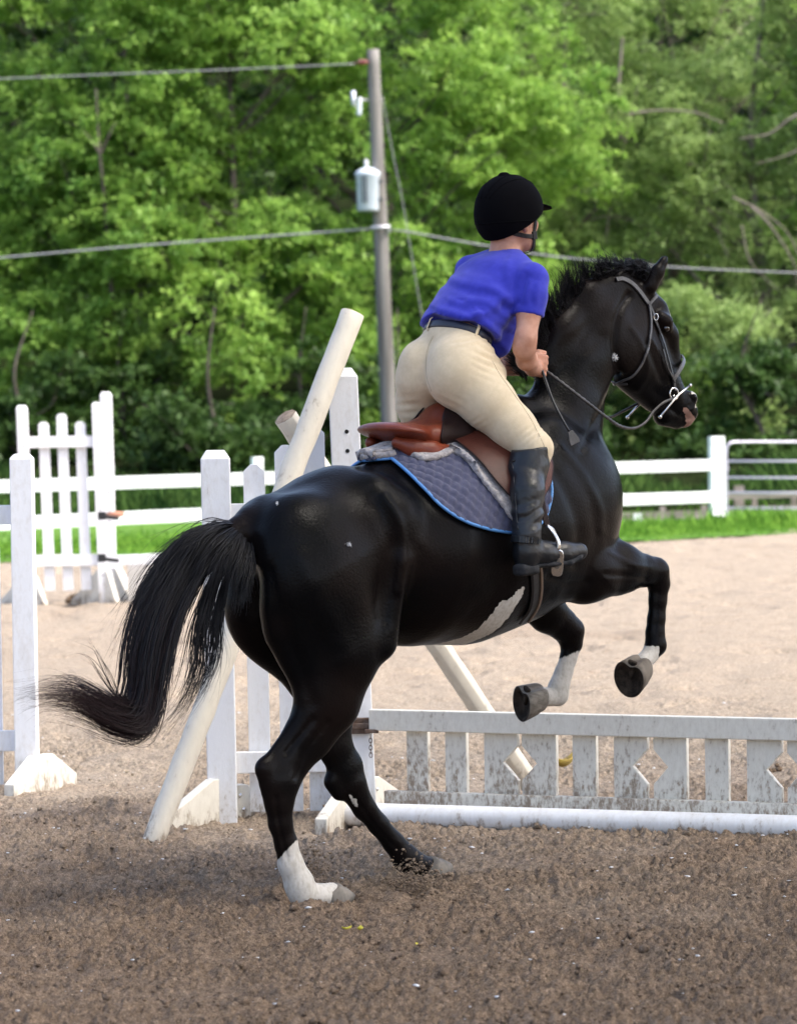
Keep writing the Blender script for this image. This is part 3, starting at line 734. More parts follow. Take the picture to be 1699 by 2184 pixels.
# --- hair
def strands(guides, n, spread, rr, seg=22, jit=.012, curl=.006, seed=1, lens=(.75, 1.0), clump=0, tip=.15):
    """guides: list of polylines of equal meaning; every strand mixes two neighbours"""
    rng = np.random.default_rng(seed); K = len(guides)
    g = np.array([smoothline(q, seg) for q in guides])
    V = []; Fq = []; base = 0; tone = []
    ang = np.array([0, 2.094, 4.189])
    cl = rng.uniform(0, K - 1, max(clump, 1)); co = rng.normal(0, 1, (max(clump, 1), 3))
    for i in range(n):
        if clump:
            ci = rng.integers(clump); w = np.clip(cl[ci] + rng.normal(0, .07), 0, K - 1.001); off = co[ci] * spread + rng.normal(0, 1, 3) * spread * .2
        else: w = rng.uniform(0, K - 1.001); off = rng.normal(0, 1, 3) * spread
        a = int(w); fr = w - a; q = g[a] * (1 - fr) + g[min(a + 1, K - 1)] * fr
        ln = rng.uniform(*lens); t = np.linspace(0, 1, seg)
        q = np.stack([np.interp(t * ln, t, q[:, c_]) for c_ in range(3)], 1)
        ph = rng.uniform(0, 6.28, 3); fq = rng.uniform(1, 3.2, 3)
        wob = np.stack([np.sin(t * fq[c_] * 3.1 + ph[c_]) - math.sin(ph[c_]) for c_ in range(3)], 1) * curl * (t[:, None] ** 1.3)
        q = q + off * (.35 + .65 * np.minimum(t * 2, 1))[:, None] + wob + rng.normal(0, jit, 3) * (t ** 2)[:, None]
        r = rr * rng.uniform(.6, 1.3) * np.clip((1 - t) / (1 - .55), tip, 1)
        T, N, B = frames(q)
        v = q[:, None] + N[:, None] * (np.cos(ang)[None, :, None] * r[:, None, None]) + B[:, None] * (np.sin(ang)[None, :, None] * r[:, None, None])
        V.append(v.reshape(-1, 3)); idx = base + np.arange(seg - 1)[:, None] * 3
        for j in range(3): Fq.append(np.stack([idx[:, 0] + j, idx[:, 0] + (j + 1) % 3, idx[:, 0] + 3 + (j + 1) % 3, idx[:, 0] + 3 + j], 1))
        tone.append(np.repeat(t, 3)); base += seg * 3
    return np.concatenate(V), np.concatenate(Fq), np.concatenate(tone)
def hair_mat():
    m = mat('horse_hair', (.008, .008, .010), rough=.42, spec=.25); nt = m.node_tree; b = nt.nodes['Principled BSDF']
    at = nt.nodes.new('ShaderNodeVertexColor'); at.layer_name = 'tip'
    rp = nt.nodes.new('ShaderNodeValToRGB'); rp.color_ramp.elements[0].position = .62; rp.color_ramp.elements[1].position = 1.0
    rp.color_ramp.elements[0].color = (.008, .008, .010, 1); rp.color_ramp.elements[1].color = (.022, .009, .009, 1)
    nt.links.new(at.outputs[0], rp.inputs[0]); nt.links.new(rp.outputs[0], b.inputs['Base Color'])
    return m
HAIR = hair_mat()
def hg(pts): return [toW(H(u, v, t)) for u, v, t in pts]
root = [(505, 1126), (520, 1135), (528, 1150)]
tail_sets = []
# main mass: arches back, falls, and its tips are swept to the left
gm = [hg([(500, 1122, 0), (430, 1128, 0), (360, 1190, .02), (312, 1270, .03), (286, 1370, .03), (278, 1450, .03), (262, 1500, .03), (205, 1478, .02), (140, 1448, 0), (70, 1468, 0), (20, 1478, 0)]),
      hg([(505, 1126, 0), (440, 1135, 0), (378, 1200, 0), (330, 1290, 0), (305, 1390, 0), (297, 1480, 0), (275, 1525, 0), (215, 1502, 0), (150, 1470, 0), (80, 1470, 0), (40, 1480, 0)]),
      hg([(510, 1130, 0), (455, 1145, 0), (396, 1215, 0), (346, 1310, -.02), (318, 1410, -.02), (306, 1500, -.02), (283, 1545, -.02), (225, 1525, 0), (160, 1492, 0), (95, 1500, 0), (60, 1525, 0)]),
      hg([(515, 1135, 0), (465, 1155, -.02), (406, 1230, -.03), (358, 1320, -.03), (332, 1430, -.03), (319, 1515, -.03), (293, 1560, -.03), (240, 1548, 0), (180, 1515, 0), (120, 1490, 0), (90, 1478, 0)]),
      hg([(518, 1140, 0), (478, 1168, -.02), (420, 1245, -.03), (372, 1345, -.03), (346, 1445, -.03), (330, 1530, -.03), (302, 1572, -.03), (250, 1562, 0), (200, 1540, 0), (150, 1528, 0), (110, 1522, 0)])]
v1, f1, t1 = strands(gm, 2200, .0145, .0015, 30, .012, .012, 3, (.44, 1.0), clump=46)
# right part: hangs straight and joins from behind
gr = [hg([(515, 1138, 0), (480, 1175, -.03), (440, 1250, -.03), (408, 1340, -.03), (396, 1430, -.03), (380, 1500, -.02), (345, 1560, -.02), (312, 1580, 0)]),
      hg([(520, 1140, 0), (490, 1185, -.03), (455, 1260, -.03), (432, 1350, -.03), (425, 1430, -.03), (400, 1495, -.02), (360, 1550, -.02), (330, 1578, 0)]),
      hg([(524, 1145, 0), (505, 1190, -.03), (478, 1260, -.03), (466, 1340, -.03), (462, 1400, -.03), (440, 1450, -.02), (405, 1500, -.02), (365, 1548, 0)])]
v2, f2, t2 = strands(gr, 230, .0036, .0015, 26, .018, .012, 4, (.6, 1.0), clump=13)
# cap of short hair over the dock and against the buttock
gc = [hg([(500, 1118, 0), (440, 1122, -.02), (392, 1150, -.03), (365, 1190, -.03)]),
      hg([(512, 1120, 0), (470, 1145, -.05), (430, 1200, -.06), (405, 1260, -.05)]),
      hg([(522, 1128, -.02), (505, 1160, -.06), (478, 1220, -.08), (462, 1290, -.07)]),
      hg([(530, 1140, -.03), (530, 1180, -.07), (512, 1240, -.10), (500, 1310, -.10)]),
      hg([(534, 1150, -.03), (540, 1190, -.08), (533, 1240, -.11), (525, 1290, -.11)])]
v3, f3, t3 = strands(gc, 900, .010, .0018, 16, .012, .006, 6, (.6, 1.0), clump=60)
# loose flyaway hairs
gf = [hg([(500, 1125, 0), (420, 1135, 0), (350, 1200, 0), (300, 1290, 0), (270, 1380, 0), (262, 1440, 0)]),
      hg([(505, 1128, 0), (430, 1150, 0), (365, 1230, 0), (312, 1330, 0), (285, 1420, 0), (268, 1480, 0)])]
v4, f4, t4 = strands(gf, 170, .024, .0008, 20, .035, .022, 8, (.6, 1.0))
gs = [hg([(285, 1500, 0), (245, 1480, 0), (215, 1430, 0), (190, 1390, 0), (150, 1383, 0), (100, 1390, 0)]),
      hg([(290, 1505, 0), (255, 1490, 0), (232, 1450, 0), (210, 1410, 0), (185, 1385, 0), (140, 1382, 0)])]
v5, f5, t5 = strands(gs, 16, .006, .0009, 20, .02, .012, 9, (.5, 1.0)); t5 = t5 * .35 + .65
def joinmesh(parts):
    V = []; Fq = []; T = []; n = 0
    for v, f, t in parts: V.append(v); Fq.append(f + n); T.append(t); n += len(v)
    return np.concatenate(V), np.concatenate(Fq), np.concatenate(T)
v, f, t = joinmesh([(v1, f1, t1), (v2, f2, t2 * .6), (v3, f3, t3 * .3), (v4, f4, t4 * .8), (v5, f5, t5)])
o = mesh('tail', v, f, HAIR, HORSE); vcol(o, 'tip', np.stack([t, t, t], 1))
# --- mane: short and wind-blown
gmn = []
cr = [(1110, 800), (1128, 775), (1148, 740), (1166, 704), (1188, 668), (1215, 634), (1248, 604), (1285, 584), (1322, 574), (1352, 574), (1376, 590)]
tips = [(1085, 770), (1098, 735), (1120, 690), (1150, 640), (1178, 596), (1210, 560), (1240, 556), (1272, 548), (1300, 556), (1338, 560), (1368, 572)]
for (a, b), (c_, d) in zip(cr, tips):
    gmn.append(hg([(a + 6, b + 8, 0), ((a * .8 + c_ * .2), b * .62 + d * .38, .01), ((a * .5 + c_ * .5), b * .3 + d * .7, .0), (c_, d, -.01)]))
v1, f1, t1 = strands(gmn, 3000, .011, .0011, 10, .020, .005, 11, (.35, 1.1), clump=90)
gm2 = []
for (a, b), (c_, d) in zip(cr, tips): gm2.append(hg([(a + 8, b + 12, -.02), (a - 2, b - 4, -.02), ((a * .6 + c_ * .4), b * .6 + d * .4, -.03), (c_ - 8, d * .7 + b * .3, -.04)]))
v2, f2, t2 = strands(gm2, 1000, .012, .0012, 10, .014, .003, 12, (.4, 1.0), clump=60)
# forelock between the ears
gfl = [hg([(1350, 572, .03), (1362, 562, .0), (1382, 575, -.01), (1396, 600, 0)]), hg([(1330, 575, .0), (1345, 560, -.02), (1368, 566, -.03), (1385, 585, -.04)])]
v3, f3, t3 = strands(gfl, 160, .006, .0012, 10, .016, .006, 13, (.6, 1.1), clump=12)
v, f, t = joinmesh([(v1, f1, t1 * .5), (v2, f2, t2 * .5), (v3, f3, t3 * .3)])
o = mesh('mane', v, f, HAIR, HORSE); vcol(o, 'tip', np.stack([t, t, t], 1))
# ================================================================== TACK
SEAT_L = mat('saddle_leather', (.125, .023, .010), rough=.38, spec=.35, var=(.19, .038, .015), scale=5, bump=.0008, bscale=220)
FLAP_L = mat('flap_leather', (.050, .013, .008), rough=.42, spec=.3, var=(.080, .020, .012), scale=6, bump=.001, bscale=200)
DARK_L = mat('dark_leather', (.016, .007, .006), rough=.5, spec=.2, bump=.0008, bscale=200)
BLACK_L = mat('black_leather', (.010, .010, .011), rough=.38, var=(.022, .022, .024), scale=12, bump=.0008, bscale=160)
GREY_L = mat('worn_strap_leather', (.035, .034, .036), rough=.4, var=(.07, .068, .07), scale=30, bump=.0006, bscale=120)
STEEL = mat('steel', (.62, .61, .6), rough=.22, metal=1.0, bump=.0004, bscale=60)
PAD = mat('quilted_cloth', (.052, .055, .095), rough=.9, spec=.2, var=(.075, .078, .125), scale=40, bump=.0006, bscale=900, sheen=.2)
PIPE = mat('blue_piping', (.075, .23, .52), rough=.5, bump=.0005, bscale=300)
WOOL = mat('sheepskin', (.25, .23, .23), rough=.95, var=(.42, .39, .38), scale=70, bump=.006, bscale=95, sheen=.3)

def spine(s_, off=0):
    w = toW((s_, 0, 2.4)); p, n, i, k = SKIN.b.ray_cast(Vector(w), Vector((0, 0, -1)))
    return np.array(p) + np.array([0, 0, off])
def cover(bd, s0, s1, na, nb, off, off_sp=0.0):
    """cloth over the back: bd = lower outline seen on the near side, s0..s1 = spine extent; returns grid (na, nb, 3) and normals"""
    bd = smoothline(np.array(bd, float), na)
    E = np.array([SKIN.hit(u, v, 0)[0] for u, v in bd]); a = np.linspace(0, 1, na)
    S = np.array([spine(s0 + (s1 - s0) * x) for x in a]); E[0] = S[0]; E[-1] = S[-1]
    Gd = np.zeros((na, nb, 3)); Nn = np.zeros((na, nb, 3))
    for i in range(na):
        for j in range(nb):
            k = j / (nb - 1); w = S[i] * (1 - k) + E[i] * k
            mid = toL(w); w = toW(mid + np.array([0, -.05 * math.sin(k * math.pi), .06 * math.sin(k * math.pi)]))
            p, n = SKIN.near(w); o_ = off + off_sp * math.exp(-(k / .25) ** 2)
            if np.linalg.norm(n) < .1: n = np.array([0, 0, 1.])
            Gd[i, j] = p + n * o_; Nn[i, j] = n
    for it in range(2):
        Gd[1:-1, 1:-1] = .5 * Gd[1:-1, 1:-1] + .125 * (Gd[2:, 1:-1] + Gd[:-2, 1:-1] + Gd[1:-1, 2:] + Gd[1:-1, :-2])
    return Gd, Nn
def arcs(Gd):
    na, nb, _ = Gd.shape
    lj = np.concatenate([np.zeros((na, 1)), np.cumsum(np.linalg.norm(np.diff(Gd, axis=1), axis=2), 1)], 1)
    q = toL(Gd.reshape(-1, 3)).reshape(na, nb, 3)
    return q[:, :, 0], lj
s_of = lambda u, v, t=0: H(u, v, t)[0]
# --- saddle pad
PADO = empty('saddle_pad', toW((s_of(960, 960), 0, 1.4)), 'blue-grey quilted saddle pad with bright blue piping under the brown saddle', 'saddle pad')
bd = [(772, 960), (815, 974), (855, 1003), (900, 1046), (936, 1082), (978, 1110), (1026, 1128), (1084, 1137), (1122, 1132), (1150, 1113), (1162, 1090), (1170, 1049), (1160, 1000), (1128, 950), (1085, 905)]
Gd, Nn = cover(bd, s_of(776, 960), s_of(1050, 885), 150, 80, .012, .030)
ss, ll = arcs(Gd)
q = .036; A = (ss + ll * .75) / q; B = (ss - ll * .75) / q
puff = (np.abs(np.sin(A * math.pi / 1.15)) * np.abs(np.sin(B * math.pi / 1.15))) ** .5 * .010
Gd2 = Gd + Nn * puff[:, :, None]
pv = np.concatenate([Gd2.reshape(-1, 3), mirror(Gd2.reshape(-1, 3))]); n0 = Gd2.shape[0] * Gd2.shape[1]
pf = np.concatenate([grid_faces(150, 80, True), grid_faces(150, 80) + n0])
o = mesh('quilted_cloth', pv, pf, PAD, PADO); sm = o.modifiers.new('thick', 'SOLIDIFY'); sm.thickness = .006; sm.offset = -1
edge = Gd[:, -1] + Nn[:, -1] * .003
tb = MB(); tb.tube(edge, .0058, 8); tb.tube(mirror(edge), .0058, 8); tb.build('piping', PIPE, PADO, smooth=True)
# --- sheepskin half pad
WO = empty('half_pad', toW((s_of(940, 950), 0, 1.45)), 'pale grey sheepskin half pad squeezed between saddle and quilted pad', 'half pad')
bw = [(772, 950), (800, 950), (850, 970), (880, 985), (908, 993), (944, 984), (966, 977), (994, 995), (1027, 1038), (1059, 1077), (1090, 1112), (1108, 1080), (1100, 1000), (1070, 930)]
Gw, Nw = cover(bw, s_of(775, 952), s_of(1030, 885), 120, 24, .036, .020)
wv = np.concatenate([Gw.reshape(-1, 3), mirror(Gw.reshape(-1, 3))]); n0 = 120 * 24
o = mesh('sheepskin', wv, np.concatenate([grid_faces(120, 24, True), grid_faces(120, 24) + n0]), WOOL, WO)
sm = o.modifiers.new('thick', 'SOLIDIFY'); sm.thickness = .012; sm.offset = -1
for fl in (0, 1):
    e = Gw[:, -1] - Nw[:, -1] * .008
    e = mirror(e) if fl else e
    V, f = tube_vf(smoothline(e, 260), .0105, 18)
    V = np.array(V); ctr = np.repeat(smoothline(e, 260), 18, axis=0); nn = (V - ctr) / (np.linalg.norm(V - ctr, axis=1)[:, None] + 1e-9)
    V = V + nn * (fbm(V[:, 0] * 90, V[:, 1] * 90, V[:, 2] * 90, 3, 2) * .0035)[:, None]
    mesh('rolled_edge', V, f, WOOL, WO)

# --- saddle
SADDLE = empty('saddle', toW((s_of(930, 930), 0, 1.5)), 'reddish-brown leather jumping saddle strapped on the black horse under the rider', 'saddle')
def hvol(lo, hi, h): return Vol(lo, hi, h)
sv = hvol((-.15, -.26, 1.3), (.62, .26, 1.85), .006)
sv.ell(H(838, 921, 0), (.098, .150, .030), .02, [[.98, 0, -.16], [0, 1, 0], [.16, 0, .98]])
sv.chain([(850, 930, 0, 20), (900, 925, 0, 28), (945, 904, 0, 40), (1000, 890, 0, 42), (1035, 884, 0, 36)], .04, 1.4)
sv.chain([(880, 925, -.08, 16), (930, 930, -.09, 18), (985, 925, -.09, 26)], .03, 1.0)
sv.chain([(880, 925, .08, 16), (930, 930, .09, 18), (985, 925, .09, 26)], .03, 1.0)
V, Fa = sv.surf(2); V, Fa = largest(V, Fa); mesh('seat', toW(V), Fa, SEAT_L, SADDLE)
for sg in (-1, 1):
    pv_ = hvol((-.2, -.3, 1.2), (.62, .3, 1.8), .006)
    pv_.chain([(846, 944, -.07, 13), (880, 955, -.095, 18), (920, 962, -.115, 19), (962, 962, -.12, 14)], .02, .8)
    V, Fa = pv_.surf(2)
    V[:, 1] *= 1 if sg < 0 else -1
    mesh('panel', toW(V), Fa if sg < 0 else Fa[:, ::-1], SEAT_L, SADDLE)
def patch(out, off, name, m, parent, rings=14, n=72, th=.005, far=True, dome=0.0, edge_off=None, trim=None):
    oc = smoothline(np.array(out + [out[0]], float), n + 1)[:-1]; cc = np.mean(oc, 0); V = []; 
    for r in range(1, rings + 1):
        k = r / rings
        for p in oc:
            q = cc + (p - cc) * k; V.append(SKIN.hit(q[0], q[1], off + dome * (1 - k * k))[0])
    V.append(SKIN.hit(cc[0], cc[1], off + dome)[0]); V = np.array(V); ci = len(V) - 1
    for it in range(5):
        g = V[:-1].reshape(rings, n, 3); g2 = g.copy()
        g2[:-1] = .4 * g[:-1] + .2 * np.roll(g[:-1], 1, 1) + .2 * np.roll(g[:-1], -1, 1) + .2 * g[1:]
        V = np.concatenate([g2.reshape(-1, 3), V[-1:]])
    f = [[(r * n + j), (r * n + (j + 1) % n), ((r + 1) * n + (j + 1) % n), ((r + 1) * n + j)] for r in range(rings - 1) for j in range(n)] + [[ci, (j + 1) % n, j] for j in range(n)]
    o = mesh(name, V, f, m, parent); s_ = o.modifiers.new('thick', 'SOLIDIFY'); s_.thickness = th; s_.offset = 0
    if trim:
        e = V[(rings - 1) * n:rings * n]; e = np.concatenate([e, e[:1]]); b = MB(); b.tube(e, .003, 6, cap=False); b.build('trim', trim, o, smooth=True)
    if far:
        o2 = mesh(name, mirror(V), [q_[::-1] for q_ in f], m, parent); s_ = o2.modifiers.new('thick', 'SOLIDIFY'); s_.thickness = th; s_.offset = 0
    return V
flap = [(944, 953), (985, 946), (1035, 946), (1085, 940), (1120, 950), (1142, 974), (1158, 1003), (1157, 1036), (1147, 1056), (1130, 1078), (1100, 1084), (1072, 1070), (1040, 1041), (1008, 1003), (974, 973)]
patch(flap, .052, 'flap', FLAP_L, SADDLE, dome=.004, trim=DARK_L)
skirt = [(942, 912), (946, 882), (960, 862), (1000, 868), (1050, 880), (1080, 905), (1070, 935), (1040, 944), (1000, 940), (962, 948), (946, 950), (938, 936)]
# skirt lies on the twist of the seat, so it is laid on the seat surface instead
SV, SF = sv.surf(1); SEAT_S = Skin(toW(SV), SF)
keep = SKIN; SKIN = SEAT_S
patch(skirt, .006, 'skirt', DARK_L, SADDLE, rings=10, dome=.002)
SKIN = keep
# billets and the girth
def on_skin(pts, off, n=24):
    q = smoothline(np.array(pts, float), n); h = [SKIN.hit(a, b, off) for a, b in q]
    return np.array([a for a, _ in h]), np.array([b for _, b in h])
def strap(pts, off, w, th, name, m, parent, n=24, far=True):
    p, nn = on_skin(pts, off, n); V, f = strap_vf(p, nn, w, th); mesh(name, V, f, m, parent, smooth=False)
    if far:
        V, f = strap_vf(mirror(p), (lambda a: toW(toL(a + ORG) * [1, -1, 1]) - ORG)(nn), w, th); mesh(name, V, f, m, parent, smooth=False)
strap([(1118, 1110), (1132, 1160), (1140, 1210), (1143, 1255), (1136, 1292), (1116, 1322)], .006, .030, .006, 'girth', BLACK_L, SADDLE)
strap([(1136, 1150), (1146, 1205), (1148, 1255), (1141, 1290), (1122, 1320)], .013, .006, .004, 'girth_edge', mat('tan_edge', (.12, .08, .055), rough=.6), SADDLE, far=False)
# stirrup leather and iron, near side and far side
def legt(u, v, r, clear=.03):   # lateral place of a leg lying against the horse
    p = toL(SKIN.hit(u, v)[0])[1]; return p - r * 12.4 / F - clear
b = MB(); lt = [toW(H(1150, 1040, -.36)), toW(H(1158, 1085, -.375)), toW(H(1166, 1121, -.39))]
V, f = strap_vf(smoothline(lt, 12), np.tile([0.3, -.9, .1], (12, 1)), .011, .004); SL = mesh('stirrup_leather', V, f, DARK_L, SADDLE, smooth=False)
def iron(top, cen, side, longax, nrm):
    top, cen, side, longax, nrm = map(lambda a: np.array(a, float), (top, cen, side, longax, nrm))
    b = MB()
    e1 = cen + longax * .045; e2 = cen - longax * .045
    b.tube(smoothline([top, top + (e1 - top) * .35 + side * .012, top + (e1 - top) * .7 + side * .012, e1], 16), np.linspace(.0055, .0085, 16), 10)
    back = -nrm * .11
    b.tube(smoothline([top, top + (e1 + back - top) * .4 , e1 * .3 + e2 * .7 + back], 14), np.linspace(.0055, .0075, 14), 10)
    o = b.build('stirrup_iron', STEEL, SADDLE, smooth=True)
    b2 = MB(); N = 24; a = np.linspace(0, 2 * math.pi, N, endpoint=False)
    sx = np.sign(np.cos(a)) * np.abs(np.cos(a)) ** .55 * .021; sy = np.sign(np.sin(a)) * np.abs(np.sin(a)) ** .55 * .047
    b2.prism(list(zip(sx, sy)), cen, side, longax, nrm * .006)
    bevel(b2.build('tread', STEEL, o), .003)
    b3 = MB(); b3.prism(list(zip(sx * .5, sy * .42)), cen + nrm * .0075, side, longax, nrm * .0025); b3.build('tread_inset', mat('tread_rubber', (.16, .13, .10), rough=.7), o)
nrm = np.array([-.25, -.93, -.18]); nrm /= np.linalg.norm(nrm); la = np.array([.12, .0, 1.0]); la -= (la @ nrm) * nrm; la /= np.linalg.norm(la); sd2 = np.cross(la, nrm)
iron(toW(H(1166, 1121, -.40)), toW(H(1188, 1200, -.42)), -sd2 if (-sd2)[0] > 0 else sd2, la, nrm)
# D-ring
b = MB(); p0 = SKIN.hit(1078, 946, .075)[0]; b.tube([p0 + np.array([.012 * math.cos(a), 0, .012 * math.sin(a)]) for a in np.linspace(0, 6.28, 15)], .0025, 6); b.build('dee_ring', STEEL, SADDLE, smooth=True)

# --- bridle
BRIDLE = empty('bridle', toW(H(1370, 640, 0)), 'dark leather bridle with full-cheek bit and plaited reins on the horse head', 'bridle')
strap([(1312, 597), (1326, 595), (1343, 603), (1362, 622), (1380, 647)], .004, .0088, .004, 'headpiece', GREY_L, BRIDLE)
strap([(1380, 647), (1391, 672), (1400, 700), (1411, 730), (1421, 765), (1430, 800), (1437, 832)], .005, .0062, .004, 'cheekpiece', BLACK_L, BRIDLE, 34)
strap([(1381, 650), (1385, 680), (1384, 712), (1378, 745), (1364, 779), (1344, 803), (1318, 816), (1308, 819)], .005, .0045, .004, 'throatlatch', GREY_L, BRIDLE, 34)
strap([(1382, 648), (1390, 638), (1397, 632)], .006, .006, .004, 'browband', GREY_L, BRIDLE, 8)
strap([(1408, 745), (1416, 775), (1425, 798), (1434, 815)], .008, .004, .004, 'noseband_hanger', BLACK_L, BRIDLE, 14)
nb = smoothline([toW(H(1434, 812, -.062)), toW(H(1444, 796, -.066)), toW(H(1453, 781, -.060)), toW(H(1457, 768, -.035)), toW(H(1452, 760, 0)), mirror(toW(H(1457, 768, -.035))), mirror(toW(H(1453, 781, -.060))), mirror(toW(H(1434, 812, -.062)))], 30)
cnt = toW(H(1425, 790, 0)); V, f = strap_vf(nb, nb - cnt, .0085, .004); mesh('noseband', V, f, GREY_L, BRIDLE, smooth=False)
# bit: ring, cheek bar, mouthpiece
for sg in (-1, 1):
    w = (lambda u, v, t: toW(H(u, v, t))) if sg < 0 else (lambda u, v, t: mirror(toW(H(u, v, t))))
    b = MB(); c0 = H(1435, 840, -.072); rr = .021
    ring = [toW(c0 + np.array([rr * math.cos(a), -.003, rr * math.sin(a)])) for a in np.linspace(0, 2 * math.pi, 25)]
    if sg > 0: ring = [mirror(p) for p in ring]
    b.tube(ring, .0034, 8, cap=False)
    b.tube([w(1471, 822, -.085), w(1449, 839, -.08), w(1437, 851, -.08), w(1407, 889, -.085)], [.0034, .0046, .0052, .0034], 8)
    for q_ in ((1471, 822), (1407, 889)):
        c1 = w(q_[0], q_[1], -.085); th = np.linspace(0, math.pi, 7)
        V = [c1 + .0068 * np.array([math.sin(a) * math.cos(p), math.sin(a) * math.sin(p), math.cos(a)]) for a in th for p in np.linspace(0, 6.283, 10, endpoint=False)]
        b.add(V, [[i * 10 + j, (i + 1) * 10 + j, (i + 1) * 10 + (j + 1) % 10, i * 10 + (j + 1) % 10] for i in range(6) for j in range(10)])
    bit = b.build('bit_cheek', STEEL, BRIDLE, smooth=True)
b = MB(); b.tube([toW(H(1435, 845, -.07)), toW(H(1438, 848, 0)), mirror(toW(H(1435, 845, -.07)))], .006, 8); b.build('mouthpiece', STEEL, BRIDLE, smooth=True)
b = MB(); p1, n1 = SKIN.hit(1395, 677, .011)
b.tube([p1 + np.array([.008 * math.cos(a), 0, .012 * math.sin(a)]) for a in np.linspace(0, 6.28, 13)], .0022, 6, cap=False); b.build('buckle', STEEL, BRIDLE, smooth=True)
def rein(pts, name, plait=True):
    q = smoothline([toW(H(*p)) for p in pts], 90); t = np.linspace(0, 1, 90)
    r = np.full(90, .0052); 
    if plait: r = np.where(t > .38, .0062 + .0016 * np.sin(t * 190), .0052)
    V, f = tube_vf(q, r, 8, ry=r * .75); return mesh(name, V, f, mat('rein_leather', (.014, .012, .012), rough=.4, var=(.05, .047, .048), scale=25), BRIDLE)
rein([(1433, 850, -.082), (1412, 860, -.085), (1392, 878, -.085), (1376, 900, -.09), (1352, 913, -.10), (1322, 909, -.12), (1290, 888, -.15), (1245, 853, -.17), (1200, 818, -.14), (1163, 790, -.085)], 'rein')
rein([(1402, 846, .08), (1362, 860, .07), (1328, 877, .07), (1295, 890, .075), (1255, 870, .09), (1200, 830, .1), (1110, 792, .06)], 'rein', False)
# whip
CROP = empty('riding_crop', toW(H(1160, 800, -.1)), 'short black riding crop with square leather keeper hanging from the right hand', 'riding crop')
b = MB(); b.tube(smoothline([toW(H(1146, 762, -.09)), toW(H(1163, 812, -.12)), toW(H(1180, 858, -.17)), toW(H(1203, 902, -.215)), toW(H(1213, 920, -.225))], 30), np.linspace(.0052, .0040, 30), 8); b.build('shaft', BLACK_L, CROP, smooth=True)
b = MB(); c1 = toW(H(1220, 932, -.235)); ex = toW(H(1232, 924, -.24)) - toW(H(1208, 936, -.23)); ex /= np.linalg.norm(ex); ez = toW(H(1228, 950, -.24)) - toW(H(1213, 918, -.23)); ez -= (ez @ ex) * ex; ez /= np.linalg.norm(ez)
b.prism([(-.010, -.022), (.010, -.022), (.020, .012), (.020, .026), (-.020, .026), (-.020, .012)], c1, ex, ez, np.cross(ex, ez) * .003); bevel(b.build('keeper', GREY_L, CROP), .0015)
# ================================================================== RIDER
SKINM = mat('skin', (.42, .20, .13), rough=.5, spec=.3, var=(.52, .29, .21), scale=14, bump=.0004, bscale=200, subs=.15)
SHIRT = mat('blue_cotton', (.026, .032, .34), rough=.85, spec=.15, var=(.034, .040, .39), scale=30, bump=.0005, bscale=500, sheen=.15)
BREECH = mat('beige_breeches', (.56, .46, .315), rough=.75, spec=.15, var=(.61, .505, .35), scale=40, bump=.0004, bscale=700, sheen=.12)
VELVET = mat('black_velvet', (.0025, .0025, .0035), rough=.95, spec=.05, bump=.0004, bscale=400)
BOOTL = mat('boot_leather', (.006, .007, .009), rough=.33, var=(.013, .015, .018), scale=9, bump=.0028, bscale=34, spec=.4)
SOLEM = mat('rubber_sole', (.016, .017, .019), rough=.85, spec=.2, var=(.035, .035, .037), scale=30, bump=.001, bscale=90)
BELTM = mat('navy_belt', (.014, .016, .03), rough=.38, bump=.0005, bscale=200)
tk, tc_, ta = legt(1135, 965, 36, .035), legt(1124, 1040, 34, .03), legt(1120, 1140, 28, .03)
tk = min(tk, -.27)
RIDER = empty('person', toW(H(965, 860, 0)), 'rider in royal blue shirt and beige breeches crouching over the leaping black horse', 'person')
# head frame
HC = H(1087, 466, 0); yaw = rad(42) - TH
hx = np.array([math.cos(yaw), math.sin(yaw), 0]); hy = np.array([-math.sin(yaw), math.cos(yaw), 0]); hz = np.array([-.0, 0, 1.0])
tilt = rad(-6); hx, hz = hx * math.cos(tilt) - hz * math.sin(tilt), hx * math.sin(tilt) + hz * math.cos(tilt)
HR = np.stack([hx, hy, hz])
def hd(a, b_, c_): return HC + a * hx + b_ * hy + c_ * hz
bv = Vol((-.2, -.5, .85), (1.05, .5, 2.62), .0065)
bv.ell(hd(0, 0, .01), (.093, .074, .100), .02, HR)
bv.ell(hd(.045, 0, -.045), (.052, .055, .062), .03, HR)
bv.cone(hd(.045, 0, -.085), .036, hd(.078, 0, -.098), .020, .03, 1.0)      # jaw and chin
for sg in (-1, 1):
    bv.cone(hd(.0, .048 * sg, -.055), .018, hd(.05, .028 * sg, -.095), .016, .03)
    bv.ell(hd(.068, .035 * sg, -.03), (.022, .024, .02), .015, HR)          # cheekbone
    bv.ell(hd(-.004, .079 * sg, -.022), (.018, .008, .031), .008, HR)       # ear
    bv.ell(hd(.006, .087 * sg, -.018), (.009, .006, .016), .004, HR, 's')
    bv.ell(hd(.086, .030 * sg, .002), (.012, .016, .009), .01, HR, 's')
bv.cone(hd(.088, 0, -.002), .011, hd(.108, 0, -.030), .012, .012)           # nose
bv.ell(hd(.090, 0, -.062), (.012, .022, .006), .008, HR); bv.ell(hd(.088, 0, -.074), (.012, .02, .006), .008, HR)
bv.cone(hd(-.028, 0, -.05), .050, H(1076, 548, 0), .054, .025)
